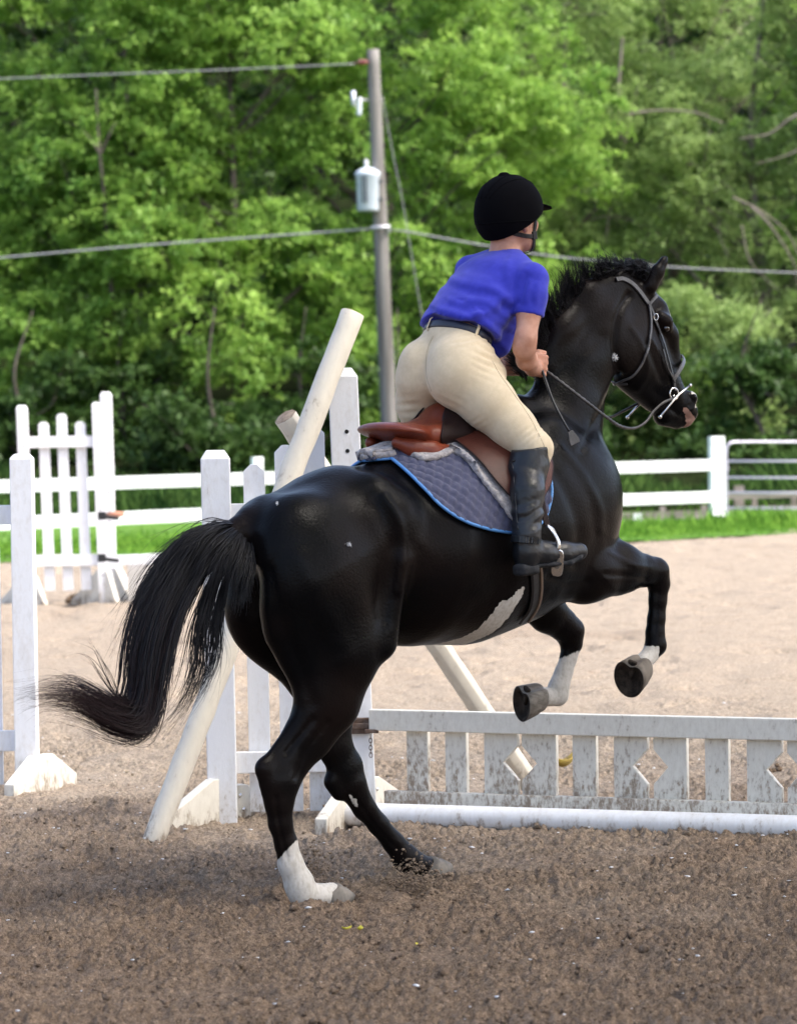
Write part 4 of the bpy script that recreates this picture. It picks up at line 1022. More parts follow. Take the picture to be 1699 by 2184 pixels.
# trunk and legs under the clothes
bv.chain([(1072, 562, 0, 30), (1048, 600, 0, 42), (1008, 655, 0, 42), (975, 715, 0, 40)], .03, 1.4)
bv.chain([(975, 715, 0, 40), (955, 780, 0, 50)], .04, 1.4)
bv.chain([(985, 805, -.10, 56), (1060, 880, -.2, 42), (1140, 958, tk, 28), (1124, 1040, tc_, 24), (1120, 1140, ta, 18)], .03)
bv.chain([(912, 812, .10, 50), (900, 880, .17, 40), (958, 955, .27, 28), (945, 1040, .30, 24), (945, 1120, .29, 18)], .03)
bv.chain([(1120, 577, -.10, 22), (1133, 602, -.17, 22)], .03)
bv.chain([(1020, 577, .10, 22), (1002, 592, .17, 22)], .03)
# near arm
bv.chain([(1132, 604, -.185, 22), (1129, 640, -.195, 24), (1127, 668, -.20, 26), (1121, 722, -.215, 22)], .012)
bv.chain([(1120, 722, -.215, 22), (1117, 742, -.205, 22.5), (1123, 768, -.17, 21), (1135, 784, -.125, 17)], .02)
bv.cone(H(1106, 736, -.215), .012, H(1108, 740, -.213), .012, .015)
bv.chain([(1136, 784, -.125, 18), (1143, 783, -.10, 15)], .012)
def fist(P0, ax, knuckle, inn, sz=1.0):
    """P0 palm centre, ax from little to index finger, knuckle direction, inn curl direction (local frame)"""
    P0, ax, kn, inn = [np.array(q, float) for q in (P0, ax, knuckle, inn)]
    ax /= np.linalg.norm(ax); kn -= (kn @ ax) * ax; kn /= np.linalg.norm(kn); inn -= (inn @ ax) * ax; inn -= (inn @ kn) * kn; inn /= np.linalg.norm(inn)
    for i, (k, L_) in enumerate(zip((-.031, -.011, .010, .030), (.92, 1.0, 1.04, .96))):
        b0 = P0 + ax * k * sz; r = (.0095, .0102, .0105, .0102)[i] * sz
        a1 = b0 - kn * .022 * sz - inn * .010 * sz; a2 = b0 + kn * .020 * L_ * sz - inn * .008 * sz; a3 = b0 + kn * .024 * L_ * sz + inn * .022 * sz; a4 = b0 - kn * .006 * sz + inn * .024 * sz
        bv.cone(a1, r * 1.15, a2, r, .008); bv.cone(a2, r, a3, r * .93, .003); bv.cone(a3, r * .93, a4, r * .85, .003)
    bv.ell(P0 - kn * .016 * sz, (.024 * sz, .020 * sz, .038 * sz), .015, np.stack([kn, inn, ax]))
    t0 = P0 - kn * .022 * sz + ax * .016 * sz + inn * .012 * sz; t1 = P0 + ax * .046 * sz + inn * .012 * sz; t2 = P0 + ax * .047 * sz + kn * .026 * sz + inn * .012 * sz
    bv.cone(t0, .0135 * sz, t1, .0115 * sz, .01); bv.cone(t1, .0112 * sz, t2, .0095 * sz, .004)
fist(H(1149, 779, -.085), (.12, 0, 1), (1, -.15, .05), (.1, 1, 0), 1.0)
# far arm
bv.chain([(1000, 590, .18, 28), (1010, 660, .24, 24), (1025, 735, .23, 22), (1048, 768, .18, 19.5), (1075, 779, .12, 17)], .02)
fist(H(1092, 778, .085), (.12, 0, 1), (1, .1, .05), (.1, -1, 0), .95)
BV, BF = bv.surf(2); BV, BF = largest(BV, BF)
mesh('body', toW(BV), BF, SKINM, RIDER)
# --- breeches
pv_ = Vol((-.2, -.45, .95), (.95, .42, 2.0), .0065)
pv_.chain([(968, 728, 0, 58), (962, 770, 0, 60)], .03, 1.45)
pv_.chain([(978, 778, -.080, 66), (980, 802, -.09, 68)], .03, .95)
pv_.chain([(902, 775, .085, 52), (906, 806, .09, 60)], .03, .95)
pv_.chain([(1018, 765, -.09, 36), (1040, 800, -.11, 40)], .04)
pv_.chain([(984, 802, -.095, 70), (1040, 858, -.17, 56), (1094, 913, -.235, 46), (1140, 957, tk, 35), (1132, 1000, tk, 31)], .035)
pv_.chain([(906, 806, .09, 60), (903, 860, .14, 56), (908, 905, .19, 48), (955, 955, .27, 34), (948, 1000, .29, 30)], .03)
pv_.chain([(919, 728, -.02, 4), (908, 770, -.04, 5), (914, 825, -.03, 6)], .001, 1) if False else None
for a_, b_ in (((921, 722), (909, 765)), ((909, 765), (911, 815)), ((911, 815), (930, 850))):
    sk_a, sk_b = H(a_[0], a_[1], 0), H(b_[0], b_[1], 0)
    pv_.cone(sk_a - np.array([.118, 0, .0]), .008, sk_b - np.array([.118, 0, 0]), .010, .022, 1.0, 's')
volcut(pv_, H(968, 697, 0), H(968, 697, 0) - H(960, 720, 0))
PV, PF = pv_.surf(2); PV, PF = largest(PV, PF)
PW = toW(PV); PN = vnormals(PW, PF); puv = proj(PW)
# crumples at the hip fold
wr = np.exp(-((puv[:, 0] - 1040) / 26) ** 2 - ((puv[:, 1] - 762) / 34) ** 2) * np.sin((puv[:, 1] + (puv[:, 0] - 1040) * -.45) / 2.6) * .0035
for a0, b0, sx, sy, am, pr, sl in ((1135, 925, 24, 22, .0022, 5.0, .8), (960, 858, 30, 16, .0014, 5.5, -.5), (1000, 728, 40, 12, .0016, 4.0, .2), (1020, 900, 26, 14, .0010, 5.0, .6), (870, 870, 24, 26, .0018, 6.0, .1)):
    wr = wr + np.exp(-((puv[:, 0] - a0) / sx) ** 2 - ((puv[:, 1] - b0) / sy) ** 2) * np.sin((puv[:, 1] + (puv[:, 0] - a0) * sl) / pr * 2) * am
PW = PW + PN * wr[:, None]
BRO = mesh('breeches', PW, PF, BREECH, RIDER)
PSK = Skin(PW, PF)
def ringcut(sk, c0, nrm_, n=72, off=.004, tiltfn=None):
    """closed line where a plane meets a surface"""
    nrm_ = np.array(nrm_, float); nrm_ /= np.linalg.norm(nrm_); e1 = np.cross(nrm_, [0, 0, 1.0]); e1 /= np.linalg.norm(e1); e2 = np.cross(nrm_, e1); out = []; nn = []
    for a in np.linspace(0, 2 * math.pi, n, endpoint=False):
        d = e1 * math.cos(a) + e2 * math.sin(a)
        p, m_, i, k = sk.b.ray_cast(Vector(c0 + d * .5), Vector(-d))
        if p is None: continue
        out.append(np.array(p) + d * off); nn.append(d)
    if not out: out = [c0]; nn = [e1]
    out.append(out[0]); nn.append(nn[0]); return np.array(out), np.array(nn)
axw = toW(H(975, 700, 0)) - toW(H(962, 735, 0))
cb = toW(H(967, 712, 0)); bp, bn = ringcut(PSK, cb, axw, off=.002)
V, f = strap_vf(bp, bn, .015, .004)
mesh('belt', V, f, BELTM, RIDER)
for (u_, v_) in ((922, 707), (1011, 712)):
    i = np.argmin(((proj(bp) - np.array([u_, v_])) ** 2).sum(1) + (bp[:, 1] > cb[1]) * 1e5)
    d = axw / np.linalg.norm(axw); b = MB(); q = bp[i]; nn = bn[i]
    V, f = strap_vf(np.array([q - d * .024 + nn * .001, q - d * .018 + nn * .006, q + d * .018 + nn * .006, q + d * .024 + nn * .001]), np.tile(nn, (4, 1)), .0055, .003); b.add(V, f); b.build('belt_loop', BREECH, BRO)
# seams down the outer thigh
q = np.array([PSK.hit(a, b_, .0006)[0] for a, b_ in smoothline(np.array([(1049, 770), (1066, 800), (1096, 842), (1126, 885), (1150, 930), (1163, 958)], float), 30)])
q2 = np.array([PSK.hit(a, b_, .0006)[0] for a, b_ in smoothline(np.array([(924, 716), (913, 740), (908, 770), (910, 805), (920, 835)], float), 26)])
THR = mat('seam_thread', (.40, .33, .23), rough=.8)
for q_ in (q, q2): b = MB(); b.tube(q_, .0010, 5); b.build('seam', THR, BRO, smooth=True)
# --- shirt
tv = Vol((-.1, -.42, 1.45), (.75, .42, 2.4), .006)
tv.chain([(966, 720, 0, 66), (985, 690, 0, 66)], .03, 1.45)
tv.chain([(985, 690, 0, 64), (1012, 648, 0, 62)], .03, 1.5)
tv.chain([(1012, 648, 0, 62), (1048, 602, 0, 58)], .03, 1.66)
tv.chain([(1048, 602, 0, 57), (1074, 570, 0, 40)], .03, 1.8)
tv.chain([(1074, 570, -.02, 34), (1132, 597, -.16, 35)], .03)
tv.chain([(1070, 562, .02, 34), (1004, 578, .165, 33)], .03)
tv.chain([(1080, 552, 0, 34), (1074, 565, 0, 38)], .02, 1.1)
tv.chain([(1060, 690, -.02, 42), (1056, 735, -.02, 30)], .04, 1.3)     # loose belly of the shirt
tv.chain([(1004, 582, .165, 32), (1002, 650, .23, 30)], .02)
g = np.meshgrid(*tv.ax, indexing='ij', sparse=True)
def pd_(pt, n_): n_ = n_ / np.linalg.norm(n_); return (g[0] - pt[0]) * n_[0] + (g[1] - pt[1]) * n_[1] + (g[2] - pt[2]) * n_[2]
n_h = H(958, 740, 0) - H(966, 716, 0); s_b = H(1020, 720, 0)[0]
hemw = .010 * np.sin(g[1] * 22 + 1) + .006 * np.sin(g[1] * 51)
tv.D = np.maximum(tv.D, np.minimum(pd_(H(975, 701, 0), n_h) + hemw * .6, (s_b - g[0]) * 1.0 + .5 * (pd_(H(975, 701, 0), n_h))).astype(np.float32))
tv.D = np.maximum(tv.D, (pd_(H(1030, 762, 0), n_h)).astype(np.float32))
t2_ = Vol((.152, -.42, 1.51), (.65, -.02, 2.2), .006)
t2_.chain([(1133, 596, -.175, 35), (1132, 632, -.19, 33), (1123, 700, -.20, 33)], .02)
eh = H(1150, 680, -.2) - H(1101, 666, -.2); eh /= np.linalg.norm(eh); nh = H(1122, 705, -.2) - H(1127, 655, -.2); nh -= (nh @ eh) * eh
volcut(t2_, H(1126, 673, -.2), nh)
i0 = np.round((t2_.lo - tv.lo) / .006).astype(int)
# merge the sleeve
g = np.meshgrid(*t2_.ax, indexing='ij')
sl = tuple(slice(i0[i], i0[i] + t2_.n[i]) for i in range(3))
a = tv.D[sl]; dd = t2_.D[:a.shape[0], :a.shape[1], :a.shape[2]]; k_ = .02; h_ = np.clip(.5 + .5 * (a - dd) / k_, 0, 1); tv.D[sl] = a * (1 - h_) + dd * h_ - k_ * h_ * (1 - h_)
# collar opening
tv.cone(hd(-.028, 0, -.05), .053, H(1077, 545, 0), .055, .004, 1.0, 's')
# hollow the sleeve end a little
tv.cone(H(1130, 668, -.2), .034, H(1127, 720, -.2), .046, .004, 1.0, 's')
TV, TF = tv.surf(2); TV, TF = largest(TV, TF)
TW = toW(TV); TN = vnormals(TW, TF); tu = proj(TW); uu, vv_ = tu[:, 0], tu[:, 1]
# folds radiate from the near armpit and waist towards the far side
du, dv = uu - 1100, vv_ - 700; ang = np.arctan2(dv, -du); rr_ = np.hypot(du, dv)
w1 = fbm(uu * .012, vv_ * .012, TV[:, 1] * 3, 3, 21)
fold = np.sin(ang * 9.5 + w1 * 3.2 + 1.0) ; fold = np.sign(fold) * np.abs(fold) ** 1.5
amp = sstep(40, 90, rr_) * (1 - sstep(150, 230, rr_)) * .0065
f2_ = np.sin((vv_ + (uu - 950) * .18 + w1 * 26) / 7.5) * np.exp(-((vv_ - 690) / 24) ** 2) * .004
f3_ = (1 - np.abs(fbm(uu * .02 + 5, vv_ * .035, TV[:, 1] * 5, 3, 33)) * 2) * .004
slv = np.exp(-((uu - 1136) / 34) ** 2 - ((vv_ - 640) / 60) ** 2)
f4_ = np.sin((uu - vv_ * .28) / 6.2 + w1 * 3) * slv * .003
def ridge(pts, w_, a_, tr=.7):
    d = np.full(len(uu), 1e9); sg_ = np.zeros(len(uu)); pts = smoothline(np.array(pts, float), 24); q = np.stack([uu, vv_], 1)
    for p0, p1 in zip(pts, pts[1:]):
        e = p1 - p0; t = np.clip(((q - p0) @ e) / (e @ e), 0, 1); r = q - p0 - t[:, None] * e; dd_ = np.hypot(r[:, 0], r[:, 1]); m = dd_ < d
        d = np.where(m, dd_, d); sg_ = np.where(m, np.sign(e[0] * r[:, 1] - e[1] * r[:, 0]), sg_)
    s_ = d * sg_
    w_ = w_ * 1.45
    return a_ * (np.exp(-(s_ / w_) ** 2) - tr * np.exp(-((s_ - w_ * 1.7) / (w_ * 1.1)) ** 2))
vis = (TN @ np.array([0, -1.0, 0])) > -.2
fd = 0
for pts, w_, a_ in (([(952, 590), (997, 607), (1040, 614), (1067, 623), (1086, 644)], 6, .009), ([(936, 660), (972, 671), (1011, 674), (1048, 657), (1070, 636), (1092, 640)], 6.5, .011),
    ([(900, 693), (955, 686), (1011, 676)], 5, .009), ([(1022, 670), (1050, 700), (1066, 732)], 6, .010), ([(1040, 668), (1072, 690), (1088, 700)], 5, .008), ([(1084, 560), (1082, 592), (1092, 628)], 6, .006),
    ([(1000, 640), (1040, 648), (1078, 676)], 6, .008), ([(1121, 586), (1112, 620), (1101, 652)], 4, -.006), ([(1146, 606), (1142, 640), (1146, 672)], 4, .006), ([(1130, 600), (1122, 632), (1118, 664)], 4, .005),
    ([(985, 580), (1010, 596), (1040, 598)], 8, .004), ([(905, 705), (930, 692), (950, 690)], 4, .006), ([(1090, 650), (1075, 690), (1060, 720)], 5, .007), ([(960, 640), (1000, 655), (1030, 690)], 5, .005)):
    fd = fd + ridge(pts, w_, a_)
calm = 1 - sstep(640, 655, vv_) * (uu > 1096)
TW = lap(TW + TN * (fd * .62 * vis * calm + f3_ * .2)[:, None], TF, 3, .5, -.3)
SHO = mesh('shirt', TW, TF, SHIRT, RIDER)
# cuff and hem stitching ridge
# --- helmet
hm = Vol(tuple(HC + [-.25, -.25, -.2]), tuple(HC + [.25, .25, .22]), .0055)
HM0 = hd(-.002, 0, .032)
hm.ell(HM0, (.128, .112, .122), .01, HR)
hm.ell(hd(-.045, 0, -.005), (.080, .088, .085), .03, HR)
volcut(hm, hd(-.10, 0, -.072), -hz * 1.0 + hx * .30)
volcut(hm, hd(.03, 0, -.014), -hz * .9 + hx * .42)
hm.ell(hd(.132, 0, .030), (.046, .068, .0075), .008, [hx * .95 - hz * .3, hy, hz * .95 + hx * .3])
hm.ell(hd(-.012, 0, .155), (.019, .019, .008), .004, HR)
V, Fa = hm.surf(2); V, Fa = largest(V, Fa); HW2 = toW(V); HLM = mesh('helmet', HW2, Fa, VELVET, RIDER)
HSK = Skin(HW2, Fa)
b = MB()
for yy in (-.075, -.03, .03, .075):
    q = []
    for a in np.linspace(-1.2, 1.35, 30):
        d = toW(HM0 + hx * math.sin(a) * .2 + hz * math.cos(a) * .2 + hy * yy * 1.6 * math.cos(a)) - toW(HM0); p, n_, i, k = HSK.b.ray_cast(Vector(toW(HM0) + d), Vector(-d))
        if p is not None: q.append(np.array(p) + d / np.linalg.norm(d) * .0003)
    b.tube(q, .0016, 5)
rp, rn = ringcut(HSK, toW(hd(0, 0, -.012)), toW(hd(0.03, 0, 1)) - toW(hd(0, 0, 0)), off=.0004); b.tube(rp, .0020, 5, cap=False)
b.build('piping', VELVET, HLM, smooth=True)
# harness
HARN = mat('harness_webbing', (.006, .006, .007), rough=.7, bump=.001, bscale=300)
BSK = Skin(toW(BV), BF)
def hs(pts, w=.008):
    q = smoothline([toW(hd(*p)) for p in pts], 16); r = []; nn = []
    for x in q:
        p, n_ = BSK.near(x, .003); r.append(p); nn.append(n_)
    V, f = strap_vf(np.array(r), np.array(nn), w, .003); return V, f
b = MB()
for sg in (-1, 1):
    b.add(*hs([(.070, .060 * sg, .03), (.060, .066 * sg, -.02), (.048, .060 * sg, -.062), (.052, .045 * sg, -.10), (.055, .0, -.122)]))
    b.add(*hs([(-.05, .060 * sg, -.05), (-.01, .070 * sg, -.062), (.030, .066 * sg, -.068), (.048, .060 * sg, -.066)]))
b.build('harness', HARN, HLM)
b = MB(); c1, _ = BSK.near(toW(hd(.048, -.062, -.066)), .006); b.box(c1, hx @ HM.T * .010, hy @ HM.T * .005, hz @ HM.T * .014); bevel(b.build('harness_buckle', HARN, HLM), .002)
# hair below the helmet at the nape
# --- boots
def boot(fn, name='boot'):
    o1 = Vol((-.1, -.62, .7), (1.0, .62, 1.65), .0065)
    pts = [(1134, 962, tk, 38), (1126, 1000, tk, 40), (1124, 1050, tc_, 35), (1124, 1098, ta * .5 + tc_ * .5, 31), (1122, 1140, ta, 29)]
    pts[0] = (1132, 960, tk, 42); pts[1] = (1125, 1000, tk, 41); o1.chain(pts, .02)
    volcut(o1, H(1116, 957, tk), H(1122, 930, tk) - H(1130, 985, tk))
    o1.chain([(1122, 1140, ta, 29), (1121, 1180, ta, 26), (1122, 1205, ta, 22)], .02)
    o1.chain([(1126, 1176, ta, 26), (1160, 1180, ta - .01, 25), (1200, 1180, ta - .02, 24), (1234, 1176, ta - .03, 19)], .02, .95)
    V, Fa = o1.surf(2); V, Fa = largest(V, Fa)
    W = toW(V); N_ = vnormals(W, Fa); pu = proj(W)
    cr = np.exp(-((pu[:, 1] - 1100) / 32) ** 2) * np.sin((pu[:, 1] + (pu[:, 0] - 1120) * .35 + 5 * np.sin(pu[:, 0] / 14)) / 4.4) * .0028
    cr += np.exp(-((pu[:, 1] - 1000) / 26) ** 2) * np.sin((pu[:, 1] - (pu[:, 0] - 1120) * .5) / 8) * .0020
    W = W + N_ * cr[:, None]
    o = mesh(name, fn(W), Fa if fn is ident else Fa[:, ::-1], BOOTL, RIDER)
    # sole and heel
    s1 = Vol((-.1, -.62, .7), (1.0, .62, 1.65), .0055)
    s1.chain([(1109, 1212, ta - .004, 11), (1130, 1211, ta - .004, 11)], .01, 2.0); s1.chain([(1108, 1222, ta - .004, 8), (1136, 1218, ta - .004, 8)], .006, 2.6)
    s1.chain([(1138, 1206, ta - .006, 6), (1170, 1203, ta - .018, 7), (1205, 1200, ta - .03, 8), (1228, 1190, ta - .038, 7)], .008, 2.6); s1.chain([(1228, 1190, ta - .038, 7), (1240, 1178, ta - .038, 6)], .008, 2.0)
    V, Fa = s1.surf(1); mesh('sole', fn(toW(V)), Fa if fn is ident else Fa[:, ::-1], SOLEM, o)
    # chap details: top binding, zip line, ankle strap
    bsk = Skin(W, Fa); b = MB()
    cc = toW(H(1122, 976, tk)); rp_, _ = ringcut(bsk, cc, toW(H(1122, 930, tk)) - toW(H(1130, 985, tk)), off=.001); b.tube(fn(rp_), .0035, 6, cap=False)
    zp = np.array([bsk.hit(a, b_, .001)[0] for a, b_ in smoothline(np.array([(1092, 985), (1097, 1040), (1101, 1095), (1104, 1130)], float), 20)]); b.tube(fn(zp), .0022, 5)
    b.build('binding', BLACK_L, o, smooth=True)
    b = MB(); cc = toW(H(1121, 1152, ta)); rp_, rn_ = ringcut(bsk, cc, [0.1, 0.05, 1], off=.001); V, f = strap_vf(rp_, rn_, .012, .003); b.add(fn(V), f); b.build('ankle_strap', BOOTL, o)
ident = lambda w: w
boot(ident); boot(lambda w: mirror(w))
# ================================================================== JUMPS
def dirty(name, base, d1, sc, lo, hi, stretch=(1, 1, .3)):
    m = mat(name, base, rough=.6, var=d1, scale=sc, bump=.0015, bscale=60, stretch=stretch, var_lo=lo, var_hi=hi, detail=9); return m
def splashed(name, base, mud, fine, cover, low=.0, fade=.35, spec=.3):
    m = bpy.data.materials.new(name); m.use_nodes = True; nt = m.node_tree; b = nt.nodes['Principled BSDF']; N_ = nt.nodes.new; Lk = nt.links.new
    b.inputs['Roughness'].default_value = .6; b.inputs['Specular IOR Level'].default_value = spec
    geo = N_('ShaderNodeNewGeometry'); mp = N_('ShaderNodeMapping'); mp.inputs['Scale'].default_value = (1, 1, .45); Lk(geo.outputs['Position'], mp.inputs[0])
    def nz(sc, d, src): n = N_('ShaderNodeTexNoise'); n.inputs['Scale'].default_value = sc; n.inputs['Detail'].default_value = d; n.inputs['Roughness'].default_value = .72; Lk(src, n.inputs[0]); return n.outputs[0]
    big = nz(5, 4, mp.outputs[0]); sm = nz(fine, 8, mp.outputs[0])
    sz = N_('ShaderNodeSeparateXYZ'); Lk(geo.outputs['Position'], sz.inputs[0])
    zr = N_('ShaderNodeMapRange'); zr.inputs[1].default_value = 0; zr.inputs[2].default_value = fade; zr.inputs[3].default_value = .22 + low; zr.inputs[4].default_value = low; Lk(sz.outputs[2], zr.inputs[0])
    a = N_('ShaderNodeMath'); a.operation = 'MULTIPLY_ADD'; Lk(big, a.inputs[0]); a.inputs[1].default_value = .55; Lk(sm, a.inputs[2])
    c_ = N_('ShaderNodeMath'); c_.operation = 'ADD'; Lk(a.outputs[0], c_.inputs[0]); Lk(zr.outputs[0], c_.inputs[1])
    r = N_('ShaderNodeMapRange'); r.inputs[1].default_value = cover; r.inputs[2].default_value = cover + .16; Lk(c_.outputs[0], r.inputs[0])
    r0 = N_('ShaderNodeMapRange'); r0.inputs[1].default_value = cover - .22; r0.inputs[2].default_value = cover + .1; r0.inputs[4].default_value = .45; Lk(c_.outputs[0], r0.inputs[0])
    mx = N_('ShaderNodeMix'); mx.data_type = 'RGBA'; mx.inputs[6].default_value = (*base, 1); mx.inputs[7].default_value = (.46, .41, .34, 1); Lk(r0.outputs[0], mx.inputs[0])
    m2 = N_('ShaderNodeMix'); m2.data_type = 'RGBA'; Lk(r.outputs[0], m2.inputs[0]); Lk(mx.outputs[2], m2.inputs[6]); m2.inputs[7].default_value = (*mud, 1); Lk(m2.outputs[2], b.inputs['Base Color'])
    bp = N_('ShaderNodeBump'); bp.inputs['Distance'].default_value = .0012; Lk(sm, bp.inputs['Height']); Lk(bp.outputs[0], b.inputs['Normal']); return m
GATEP = splashed('splashed_white_paint', (.72, .69, .61), (.27, .21, .155), 62, .915, low=.03, fade=.4)
FOOTP = splashed('weathered_white_paint', (.68, .65, .57), (.27, .22, .165), 30, .90, fade=.12)
WHITE = splashed('white_paint', (.74, .745, .76), (.32, .27, .21), 44, .99, fade=.3)
CREAM = splashed('old_white_pole_paint', (.64, .59, .49), (.26, .20, .14), 26, .90, fade=.2)
PVC = splashed('white_pole_paint', (.72, .72, .72), (.28, .22, .17), 30, .93, fade=.09)
BARE = mat('bare_wood', (.16, .115, .08), rough=.9, var=(.33, .26, .19), scale=30, bump=.004, bscale=60, stretch=(1, 1, .2))
BLKP = mat('black_plastic', (.012, .012, .013), rough=.45)
RUST = mat('rusty_steel', (.10, .06, .04), rough=.6, metal=.5, var=(.16, .12, .10), scale=40)
HOLE_DISC = mat('hole_dark_disc', (.01, .01, .01), rough=1)  # flat black discs paint the dark inside of the peg holes
class Fr:
    """a leaning frame standing on the ground: x along the wing, z up the post, y away"""
    def __init__(s, o, xdir, lean=0.0):
        s.o = np.array(o, float); x = np.array([*xdir, 0.0]); x /= np.linalg.norm(x); y = np.cross([0, 0, 1.0], x)
        s.x = x * math.cos(lean) - np.array([0, 0, 1]) * math.sin(-lean) * -1 if False else x; s.y = y
        s.z = np.array([0, 0, 1.0]) * math.cos(lean) + x * math.sin(lean); s.z /= np.linalg.norm(s.z)
    def w(s, a, b, c): return s.o + s.x * a + s.y * b + s.z * c
def post(fr, x, h, wd, th, parent, m, cap=.035, name='post', y=0, z0=-.03, holes=None):
    b = MB(); a, t = wd / 2, th / 2
    lv = [(z0, 1), (h - cap, 1), (h, .62)]
    V = [fr.w(x + i * a * k, y + j * t * k, z) for z, k in lv for i, j in ((-1, -1), (1, -1), (1, 1), (-1, 1))]
    f = [[3, 2, 1, 0], [8, 9, 10, 11]] + [[l * 4 + q, l * 4 + (q + 1) % 4, l * 4 + 4 + (q + 1) % 4, l * 4 + 4 + q] for l in (0, 1) for q in range(4)]
    b.add(V, f); o = b.build(name, m, parent); bevel(o, .004)
    if holes:
        for z in holes:
            hb_ = MB()
            c0 = fr.w(x + wd * .05, y - t - .0015, z); a_ = np.linspace(0, 2 * math.pi, 12, endpoint=False)
            hb_.add([c0 + fr.x * .0085 * math.cos(q) + fr.z * .0085 * math.sin(q) for q in a_], [list(range(12))])
            hb_.build('peg_hole', HOLE_DISC, o)
    return o
def picket(fr, x, z0, z1, wd, y, parent, m, th=.022, cut=.03, name='picket'):
    b = MB(); a = wd / 2
    b.prism([(-a, 0), (a, 0), (a, z1 - z0 - cut), (a - cut, z1 - z0), (-a + cut, z1 - z0), (-a, z1 - z0 - cut)], fr.w(x, y, z0), fr.x, fr.z, fr.y * th / 2)
    o = b.build(name, m, parent); bevel(o, .003); return o
def rail(fr, x0, x1, z, hgt, y, parent, m, th=.035, name='rail'):
    b = MB(); b.box(fr.w((x0 + x1) / 2, y, z), fr.x * (x1 - x0) / 2, fr.y * th / 2, fr.z * hgt / 2); o = b.build(name, m, parent); bevel(o, .003); return o
def foot(c, d, L1, L2, h, th, parent, m, name='foot', e=.06, bolts=True):
    """trapezoid board on edge; c post foot, d direction, L1/L2 reach forward/back, h height"""
    c = np.array(c, float); d = np.array([*d, 0.0]); d /= np.linalg.norm(d); s_ = np.cross([0, 0, 1.0], d); b = MB()
    b.prism([(-L2, -.02), (L1, -.02), (L1, e), (.07, h), (-.07, h), (-L2, e)], c, d, np.array([0, 0, 1.0]), s_ * th / 2)
    o = b.build(name, m, parent); bevel(o, .004)
    if bolts:
        for u_, z_ in ((-.05, h * .72), (.03, h * .72), (-.04, h * .3), (.05, h * .34)):
            for sg in (-1,):
                b = MB(); cc = c + d * u_ + s_ * sg * (th / 2 + .004) + np.array([0, 0, z_]); th_ = np.linspace(0, 2 * math.pi, 8, endpoint=False)
                b.add([cc + d * .009 * math.cos(q) + np.array([0, 0, .009 * math.sin(q)]) for q in th_] + [cc + s_ * sg * .006], [[i, (i + 1) % 8, 8] for i in range(8)])
                b.build('bolt', STEEL, o)
    return o
# ---- middle wing
a, b_ = G(476, 1757), G(772, 1752)
fr = Fr(a, (b_ - a)[:2], -.0 )
W_ = np.linalg.norm(b_ - a)
def lean_from(u0, v0, u1, v1): return math.atan2(u1 - u0, v0 - v1)
fr.z = P(459, 960, a[1]) - a; Hl = np.linalg.norm(fr.z); fr.z /= Hl
MW = empty('jump_wing', a, 'tall white picket jump wing behind the horse rump with wooden poles leaning on it', 'jump wing')
post(fr, 0, Hl, .116, .09, MW, WHITE, name='post')
fr2 = Fr(b_, (b_ - a)[:2]); fr2.z = P(730, 790, b_[1]) - b_; Hr = np.linalg.norm(fr2.z); fr2.z /= Hr
post(fr2, 0, Hr + .01, .118, .09, MW, WHITE, holes=[Hr - .245 - .077 * i for i in range(16)])
def zof(v, y=14.4): return (P(500, v, y)[2])
for u_, v_, wd in ((541, 990, .086), (608, 949, .088), (668, 908, .088)):
    top = P(u_, v_, a[1] + .05); x0 = (top - a) @ fr.x; frp = Fr(a, (b_ - a)[:2]); frp.z = fr.z
    xb = x0 - (fr.z @ fr.x) * (top[2] / fr.z[2])
    picket(frp, xb, .04, top[2] / fr.z[2], wd, .055, MW, WHITE)
rail(fr, .055, W_ - .04, zof(1097), .085, .012, MW, WHITE)
rail(fr, .055, W_ - .02, zof(1627), .085, .012, MW, WHITE)
foot(a + fr.y * .0 + fr.x * -.005, (-.62, -.78), .34, .0, .185, .045, MW, FOOTP, name='foot')
foot(a + fr.x * .03 + fr.y * .04, (.62, .78), .36, .0, .15, .045, MW, FOOTP, name='foot')
foot(b_ + fr.x * -.03 + fr.y * -.03, (-.30, -.95), .42, .02, .175, .05, MW, FOOTP, name='foot')
foot(b_ + fr.x * .03 + fr.y * .05, (.30, .95), .42, .0, .17, .045, MW, FOOTP, name='foot')
# cup and chain
JC = empty('jump_cup', P(765, 1545, b_[1] - .07), 'rusty metal jump cup with a short chain holding up the low gate', 'jump cup')
b = MB(); c0 = P(765, 1548, b_[1] - .055); b.box(c0, fr.x * .045, fr.y * .012, fr.z * .032); b.box(c0 + fr.x * .05 + fr.y * -.03 - fr.z * .018, fr.x * .028, fr.y * .03, fr.z * .008); b.box(c0 + fr.x * .0 + fr.y * -.018, fr.x * .055, fr.y * .006, fr.z * .012)
bevel(b.build('bracket', RUST, JC), .004)
b = MB(); q = P(790, 1563, b_[1] - .07)
for i in range(6):
    ce = q - np.array([0, 0, .016 + .0145 * i]); ex = fr.x if i % 2 else fr.y
    b.tube([ce + ex * .006 * math.cos(t_) + fr.z * .0105 * math.sin(t_) for t_ in np.linspace(0, 6.283, 11)], .0017, 5, cap=False)
b.build('chain', RUST, JC, smooth=True)
